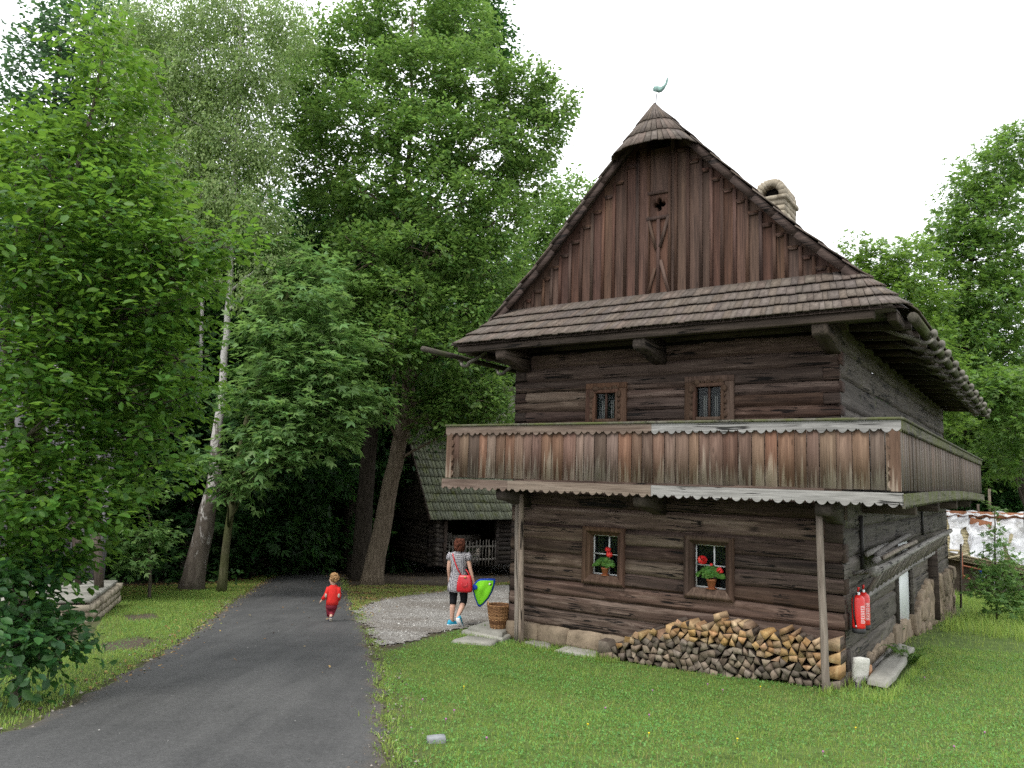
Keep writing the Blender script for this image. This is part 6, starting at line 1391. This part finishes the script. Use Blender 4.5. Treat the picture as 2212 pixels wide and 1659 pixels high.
# birches
px_tree('birch_tree', [(412,1264,22.6,.31),(428,1200,22.6,.28),(445,1130,22.6,.25),(466,1040,22.6,.20),(470,930,22.6,.13),(487,764,22.6,.10),(496,662,22.6,.085),(505,500,22.6,.075),(512,200,22.6,.05),(522,-60,22.6,.03)],
 [(330,60,120,100,22.6,1.6),(480,20,110,100,22.6,1.6),(420,160,130,110,22.6,1.7),(310,210,90,110,22.2,1.3),(540,160,90,120,22.6,1.4),(470,300,120,110,22.6,1.6),(380,360,90,80,22.2,1.3),(560,330,70,90,22.6,1.2),(470,430,110,80,22.2,1.3),(400,500,80,70,22.2,1.1),(560,470,80,60,22.2,1.1),(590,560,60,35,22.0,.8),(420,560,60,50,22.0,1.0),(615,50,70,80,23,1.2),(560,620,60,30,21.8,.6),(360,560,60,60,22.4,1.)],
 dict(size=.092, shape='diamond', mat=BIRL, dens=28, L=.55, m=11, flat=.1, droop=.85, inner=.15), BBIR, twigs=9, label='large leaning birch with flaking white and dark bark beside the road bend', cat='tree')
px_tree('birch_tree', [(398,1240,27,.14),(405,1150,27,.12),(418,1020,27,.10),(430,880,27,.08),(440,500,27,.05),(430,100,27,.03)], [(300,120,80,90,28,1.6),(280,330,90,100,28,1.6),(420,250,90,90,28,1.6),(640,120,60,60,28,1.3),(330,480,90,70,28,1.5)],
 dict(size=.11, shape='diamond', mat=BIRL, dens=22, L=.7, m=10, flat=.1, droop=.8, inner=.2), BBIR, label='thin pale birch trunk just left behind the large leaning birch', cat='tree')
# maple with its layered sprays over the road
px_tree('maple_tree', [(478,1260,22.2,.125),(486,1190,22.2,.11),(500,1100,22.2,.10),(520,960,22.2,.085),(560,800,22,.065),(620,640,22,.04),(650,560,22,.02)],
 [(640,660,110,40,21.5,1.3),(610,720,90,40,21.2,1.2),(720,740,90,40,21.5,1.2),(635,790,100,40,20.8,1.2),(700,830,110,42,21,1.2),(585,850,75,36,20.5,1.0),(640,890,130,38,20.6,1.2),(590,940,85,34,20.2,1.0),(700,950,80,30,21,.9),(520,1000,80,26,20,.8),(610,990,60,24,20.2,.7),(480,1045,40,18,20,.5),(548,1048,30,16,20,.4),(770,880,60,40,22,1.),(680,600,80,50,22.5,1.3),(600,560,70,45,23,1.3)],
 dict(size=.225, shape='maple', mat=MAPL, dens=10, L=.6, m=7, flat=.85, droop=.05, inner=.3), BGREEN, twigs=6, label='young maple with bluish layered leaves reaching over the road from a thin mossy trunk', cat='tree')
px_tree('maple_sapling', [(330,1258,19.5,.04),(325,1180,19.5,.03),(320,1100,19.5,.015)], [(300,1155,70,22,19,.6),(250,1170,50,22,19,.5),(285,1210,60,24,19,.5),(190,1185,40,24,19,.5),(310,1070,50,22,19.5,.4)],
 dict(size=.14, shape='maple', mat=MAPL, dens=20, L=.45, m=7, flat=.8, droop=.05, inner=.3), BGREY, label='low maple sapling with flat sprays behind the porch posts', cat='tree')
# the big oak
px_tree('oak_tree', [(803,1256,26.6,.36),(815,1190,26.6,.32),(828,1120,26.6,.30),(846,1040,26.6,.27),(866,950,26.6,.25),(880,880,26.6,.24),(886,780,26.6,.20),(889,680,26.6,.17),(884,560,26.6,.14),(880,420,26.6,.10),(890,200,26.6,.06),(890,30,26.6,.03)],
 [(880,40,130,80,26.6,2.0),(1000,70,80,60,27,1.6),(760,110,90,80,26.6,1.8),(690,190,80,70,26.6,1.6),(900,170,110,80,25.5,2.0),(1020,190,100,80,26,1.8),(1130,200,60,60,26.6,1.4),(1185,235,50,45,26.6,1.0),(1150,300,70,60,26.6,1.4),(640,250,60,60,26.6,1.3),(770,270,110,70,25.5,1.8),(900,310,110,70,25,1.8),(1040,330,110,70,25.6,1.8),(680,360,80,60,26,1.4),(1130,400,60,60,26.6,1.3),(800,420,80,60,25,1.5),(960,440,110,65,24.8,1.7),(1075,480,70,60,25.6,1.4),(740,470,60,60,26,1.3),(790,560,90,60,24.6,1.5),(930,550,110,60,24.6,1.6),(1050,590,80,55,25.4,1.4),(870,640,90,50,24.2,1.4),(760,650,60,45,25,1.2),(990,670,80,45,25,1.3),(830,740,95,55,23.8,1.4),(950,760,80,45,24.6,1.2),(770,800,60,40,24,1.0),(800,850,60,30,24,.8),(1060,700,60,50,26,1.2),(1020,860,80,40,25.4,1.1),(945,905,60,32,25.4,.8),(1075,895,50,40,26,1.),(1040,810,60,40,26.5,1.1),(950,850,60,30,25.6,1.)],
 dict(size=.17, shape='oak', mat=OAKL, dens=16, L=.55, m=11, flat=.2, droop=.0, inner=.58), BOAK, twigs=8, pxstems=[([(872,920,26.6),(940,912,26.4),(1000,890,26.4),(1075,845,26.4)], (.14,.05)), ([(862,1000,26.6),(858,900,27),(850,800,27),(840,660,27)], (.15,.05)), ([(886,700,26.6),(930,600,26.4),(985,470,26.2),(1020,370,26)], (.12,.03)), ([(884,640,26.6),(800,540,26.4),(720,420,26.4),(690,330,26.4)], (.12,.03)), ([(882,500,26.6),(950,420,26),(1000,330,26),(1060,250,26)], (.10,.02))],
 label='tall spreading oak with a pale leaning trunk between the road and the barn', cat='tree')
px_tree('beech_tree', [(778,1248,29,.36),(786,1120,29,.32),(795,1000,29,.28),(810,850,29,.22),(830,600,29,.16),(860,300,30,.1)], [(1010,40,90,70,31,2.),(1060,90,40,50,31,1.2),(700,480,90,80,30,2.),(720,620,80,80,29.5,1.8),(860,520,120,100,30,2.2),(1000,560,110,90,30,2.),(740,760,80,70,29,1.6),(680,560,70,60,30,1.6),(860,850,110,60,29,1.6),(980,880,70,50,30,1.4)],
 dict(size=.21, shape='oak', mat=DARL, dens=13, L=.7, m=10, flat=.3, inner=.4), BDARK, label='dark trunked tree standing close behind the oak', cat='tree')
px_tree('ash_tree', [(1160,1215,44,.3),(1170,900,44,.22),(1185,600,44,.12),(1200,430,44,.05)], [(1180,470,60,50,42,1.8),(1235,420,36,40,42,1.3),(1150,560,70,70,42,2.2),(1220,520,60,60,42,2.),(1130,660,80,80,42,2.4),(1100,780,80,80,42,2.4),(1030,880,90,70,42,2.4),(1090,880,90,80,43,2.4)],
 dict(size=.24, shape='oak', mat=OAKL, dens=8.5, L=.8, m=10, flat=.2, inner=.35), BDARK, label='tree showing its top just left of the house gable', cat='tree')
# right hand trees
px_tree('lime_tree', [(2090,1280,38,.30),(2085,1000,38,.24),(2080,800,38,.19),(2092,600,38,.14),(2125,420,38,.06)], [(2160,370,70,70,38,1.9),(2210,330,50,60,38,1.6),(2095,430,60,60,38,1.6),(2150,480,90,70,37.5,2.),(2050,520,55,55,38,1.5),(2110,560,90,60,37.5,1.9),(2200,600,60,70,38,1.8),(2050,640,80,60,37.5,1.8),(2140,660,90,60,37,1.9),(2080,740,90,55,37,1.8),(2180,760,70,60,37.5,1.7),(2060,830,90,50,37,1.7),(2150,860,90,60,37,1.8),(2100,930,90,50,37,1.7),(2190,960,60,60,37,1.5),(2120,1010,80,40,37.5,1.5)],
 dict(size=.22, shape='maple', mat=RITL, dens=9, L=.8, m=8, flat=.5, inner=.4), BDARK, twigs=7, label='tall lime tree rising highest at the right edge', cat='tree')
px_tree('field_maple', [(1935,1270,34,.2),(1940,900,34,.14),(1930,650,34,.07)], [(1900,580,55,45,34,1.3),(1850,548,26,24,34,.7),(1960,560,50,40,34,1.3),(1930,640,70,50,33.5,1.5),(1990,660,60,55,34,1.4),(1960,740,70,60,33.5,1.5),(2010,790,60,60,34,1.3),(2030,900,60,60,34,1.3),(1870,620,50,50,34,1.3)],
 dict(size=.20, shape='maple', mat=LGTL, dens=11, L=.7, m=8, flat=.5, inner=.35), BDARK, label='pale yellow-green tree just right of the house roof', cat='tree')
px_tree('chestnut_tree', [(2230,1250,34,.2),(2220,1100,34,.16),(2190,900,33,.1)], [(2150,850,70,40,29,1.2),(2190,920,60,50,29,1.2),(2120,830,50,30,29.5,1.),(2200,830,50,40,29.5,1.),(2175,990,60,40,30,1.2)],
 dict(size=.19, shape='maple', mat=RITL, dens=12, L=.6, m=8, flat=.6, inner=.3), BDARK, label='lower bright leaved branches of a tree at the right edge behind the gallery', cat='tree')
px_tree('young_maple', [(2152,1318,20.5,.03),(2150,1200,20.5,.022),(2148,1110,20.5,.012),(2147,1092,20.5,.008)], [(2148,1096,14,5,20.5,.15),(2147,1165,20,22,20.5,.25),(2155,1210,32,30,20.5,.4),(2160,1250,44,26,20.3,.5),(2170,1290,60,30,20.2,.6),(2190,1240,40,40,20.4,.5),(2120,1275,30,22,20.2,.35),(2200,1310,50,30,20,.5)],
 dict(size=.12, shape='maple', mat=MAPL, dens=18, L=.3, m=7, flat=.6, inner=.25), BGREY, label='young sapling with a tall thin leader in the long grass at right', cat='tree')

# the dark wood behind: three kinds of tree, copied
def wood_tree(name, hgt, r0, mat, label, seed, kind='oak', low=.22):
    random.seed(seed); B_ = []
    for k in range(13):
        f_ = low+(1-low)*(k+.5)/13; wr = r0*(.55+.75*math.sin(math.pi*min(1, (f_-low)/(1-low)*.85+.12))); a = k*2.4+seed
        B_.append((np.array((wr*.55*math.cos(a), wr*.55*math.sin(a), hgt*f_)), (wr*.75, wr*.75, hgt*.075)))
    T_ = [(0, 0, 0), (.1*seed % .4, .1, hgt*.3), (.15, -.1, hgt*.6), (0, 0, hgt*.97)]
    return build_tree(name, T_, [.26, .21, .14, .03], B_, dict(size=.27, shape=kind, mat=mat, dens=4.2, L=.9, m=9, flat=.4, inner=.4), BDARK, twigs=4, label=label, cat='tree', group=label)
def copy_tree(o, loc, rz, sc, **k):
    c = o.copy(); COL.objects.link(c); c.location = loc; c.rotation_euler = (0, 0, rz); c.scale = sc; tag(c, **k)
    for ch in o.children: d = ch.copy(); COL.objects.link(d); d.parent = c
    return c
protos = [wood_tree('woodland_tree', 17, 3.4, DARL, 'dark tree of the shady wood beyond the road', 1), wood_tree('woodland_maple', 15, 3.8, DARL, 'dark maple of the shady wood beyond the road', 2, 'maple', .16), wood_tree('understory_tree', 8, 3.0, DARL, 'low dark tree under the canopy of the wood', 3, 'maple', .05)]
spots = []
random.seed(11)
for ring, (d0, xs) in enumerate(((33, (-27,-22,-17.5,-13.2)), (38, (-33,-27,-21,-16,-11.5,-8.3,-5.2)), (44, (-36,-29,-23,-17,-12.5,-9,-5.5,-2)), (51, (-42,-34,-27,-20,-14.5,-10,-6,-1.5,3)), (60, (-46,-36,-27,-19,-12,-6,0,6)))):
    for x in xs: spots.append((x+random.uniform(-.8, .8), d0+random.uniform(-1.5, 1.5), (0, 1, 0, 1, 0)[(len(spots)) % 5]))
for x, y in ((-12.5,28),(-10.6,30.5),(-15,29),(-18,27),(-9,34),(-6.8,41),(-21,30),(-24,27),(-13,36),(-9.8,46),(-4,52),(-7.3,37.5),(-17,35)): spots.append((x, y, 2))
for x, y in ((20,50),(26,46),(32,44),(38,48),(29,53),(23,57),(14,58),(44,52),(36,58),(9,60)): spots.append((x, y, 1 if random.random() < .5 else 0))
for x, y in ((24,40),(28.5,39),(33,38),(19,44),(38,40)): spots.append((x, y, 2))
used = [False]*3
LABR = {0: 'dark tree of the wood behind the sheeted roof', 1: 'dark maple of the wood behind the sheeted roof', 2: 'low dark tree behind the sheeted roof'}
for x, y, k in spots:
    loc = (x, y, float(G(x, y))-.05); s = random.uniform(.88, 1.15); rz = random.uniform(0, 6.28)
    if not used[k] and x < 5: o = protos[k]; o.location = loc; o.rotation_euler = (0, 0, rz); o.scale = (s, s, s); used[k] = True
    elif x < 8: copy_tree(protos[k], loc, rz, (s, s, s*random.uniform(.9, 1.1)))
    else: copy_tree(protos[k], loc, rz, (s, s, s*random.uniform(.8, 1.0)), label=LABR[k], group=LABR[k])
# bare slender trunks one can tell apart in the gloom
for k, (px, py, d, r_, top, lab) in enumerate(((545,1238,31,.13,700,'slim dark trunk right of the thin mossy trunk, at the wood edge'), (625,1236,40,.16,820,'dark trunk left of centre in the gap of the road'), (668,1237,42,.14,840,'dark upright trunk in the middle of the road gap'), (708,1238,37,.15,760,'dark trunk at the right of the road gap'), (752,1240,33,.24,800,'thick dark trunk immediately left of the oak trunk'), (330,1240,29,.13,800,'pale grey trunk left of the birches in the shade'))):
    b = at(px, py, d); b[2] = float(G(b[0], b[1])); tpt = at(px+12, top, d); mb = MB(); mb.tube(curve(np.zeros(3)-np.array([0, 0, .2]), tpt-b, 9, 0, .05), list(np.linspace(r_*1.15, r_*.6, 9)), 9, wob=.08); root = empty('slender_tree', b, label=lab, cat='tree')
    mb.build('trunk', BDARK if k < 5 else BGREY, root, smooth=True)
    C_ = [(tpt+np.array([math.cos(a)*1.1, math.sin(a)*1.1, .6*j]), (1.3, 1.3, .8)) for j, a in enumerate((0, 2.1, 4.2, 5.5))]; P_, D_, N_, R_ = crown_points(C_, 5, .8, 9, .4, 0); leaf_mesh('crown', P_, D_, N_, .24*rng.uniform(.7, 1.2, len(P_)), 'maple', DARL, R_, root, b)
# ground cover of the wood
n = 26000; q = np.stack([rng.uniform(-34, 1, n), rng.uniform(22.5, 56, n)], 1); q = q[(q[:, 1] > 24.5-.25*np.clip(-8-q[:, 0], 0, 20)) & ~inpoly(q[:, 0], q[:, 1], ROAD) & (polydist(q[:, 0], q[:, 1], ROAD) > .5) & ~((q[:, 0] > -6.3) & (q[:, 1] < 50))]
hh = rng.random(len(q))**1.5*np.clip((q[:, 1]-22)/6, .25, 1.5); z = G(q[:, 0], q[:, 1])+hh
o = leaf_mesh('undergrowth', np.c_[q, z], rng.normal(0, 1, (len(q), 3)), np.array([0, 0, 1.])+rng.normal(0, .4, (len(q), 3)), rng.uniform(.10, .24, len(q)), 'ovate', DARL, rng.random(len(q)), None, (0, 0, 0)); tag(o, kind='stuff')

# small plants
def clump(name, px, py, lab, cat, n, spread, hgt, size, mat, shape='ovate'):
    b = gnd(px, py); r = empty(name, b, label=lab, cat=cat); mb = MB(); P_, D_ = [], []
    for k in range(max(4, n//12)):
        a = random.uniform(0, 6.28); e = np.array([spread*math.cos(a)*random.random(), spread*math.sin(a)*random.random(), hgt*random.uniform(.5, 1)]); cv = curve(np.zeros(3), e, 6, .05, .1); mb.tube(cv, .004, 4)
        for j in range(12): P_.append(cv[rng.integers(1, 6)]+rng.normal(0, .02, 3)); D_.append([math.cos(a+j*2), math.sin(a+j*2), .1])
    mb.build('stem', STEM, r); P_ = np.array(P_); leaf_mesh('leaves', P_, np.array(D_), np.array([0, 0, 1.])+rng.normal(0, .3, (len(P_), 3)), size*rng.uniform(.6, 1.3, len(P_)), shape, mat, rng.random(len(P_)), r, (0, 0, 0))
clump('bindweed', 1802, 1478, 'climbing weed with yellow-green leaves at the foot of the house corner', 'plant', 90, .18, .62, .065, LGTL)
clump('nettle_clump', 1930, 1385, 'dark leafy weeds between the stone bench and the white door', 'plant', 160, .35, .42, .075, SHRUBL)
clump('wall_weed', 1045, 1372, 'small tuft of leaves at the foot of the twin posts', 'plant', 40, .12, .22, .04, LGTL)
b = gnd(1962, 1442); FR = empty('fern', b, label='small yellow-green fern beside the stone bench', cat='fern'); mb = MB(); P_, D_, S_ = [], [], []
for k in range(11):
    a = k*.571+random.uniform(-.2, .2); L_ = random.uniform(.3, .45)
    for s in np.linspace(.08, 1, 24):
        c = np.array([L_*s*math.cos(a), L_*s*math.sin(a), .30*math.sin(s*2.2)*L_/.4])
        for sg in (-1, 1): P_.append(c); D_.append([-math.sin(a)*sg+.5*math.cos(a), math.cos(a)*sg+.5*math.sin(a), -.1]); S_.append(.10*(1-s)**.7*min(1, s*5)+.008)
    mb.tube([(L_*s*math.cos(a), L_*s*math.sin(a), .30*math.sin(s*2.2)*L_/.4) for s in np.linspace(0, 1, 8)], .003, 4)
mb.build('stem', STEM, FR); leaf_mesh('fronds', np.array(P_), np.array(D_), np.tile([0, 0, 1.], (len(P_), 1)), np.array(S_), 'diamond', LGTL, rng.random(len(P_)), FR, (0, 0, 0))
# single flowers in the lawn and a grey stone
YEL = plain('yellow_petal', (.75,.55,.02), .7); PUR = plain('pink_clover', (.35,.14,.28), .8)
for k in range(20):
    px, py = random.uniform(900, 2190), random.uniform(1440, 1640); b = gnd(px, py)
    if keep_out(np.array([b[:2]]))[0]: continue
    yel = random.random() < .4; mb = MB(); mb.tube([(0, 0, 0), (.005, 0, .045)], .0015, 4); mb.blob((.005, 0, .052), (.011, .011, .006 if yel else .010), 8, 5); o = mb.build('dandelion' if yel else 'clover_flower', YEL if yel else PUR); o.location = b
    tag(o, 'yellow flower head standing in the lawn' if yel else 'pinkish clover head standing in the lawn', 'flower', 'yellow flowers in the lawn' if yel else 'clover heads in the lawn')
mb = MB(); rock(mb, (0, 0, .02), (.16, .09, .07), .3, .5, .25, 4); o = mb.build('field_stone', stone('bluish_stone', (.20,.21,.22), (.34,.35,.36)), smooth=True); o.location = gnd(941, 1604); tag(o, 'grey stone lying alone in the lawn near the road', 'stone')
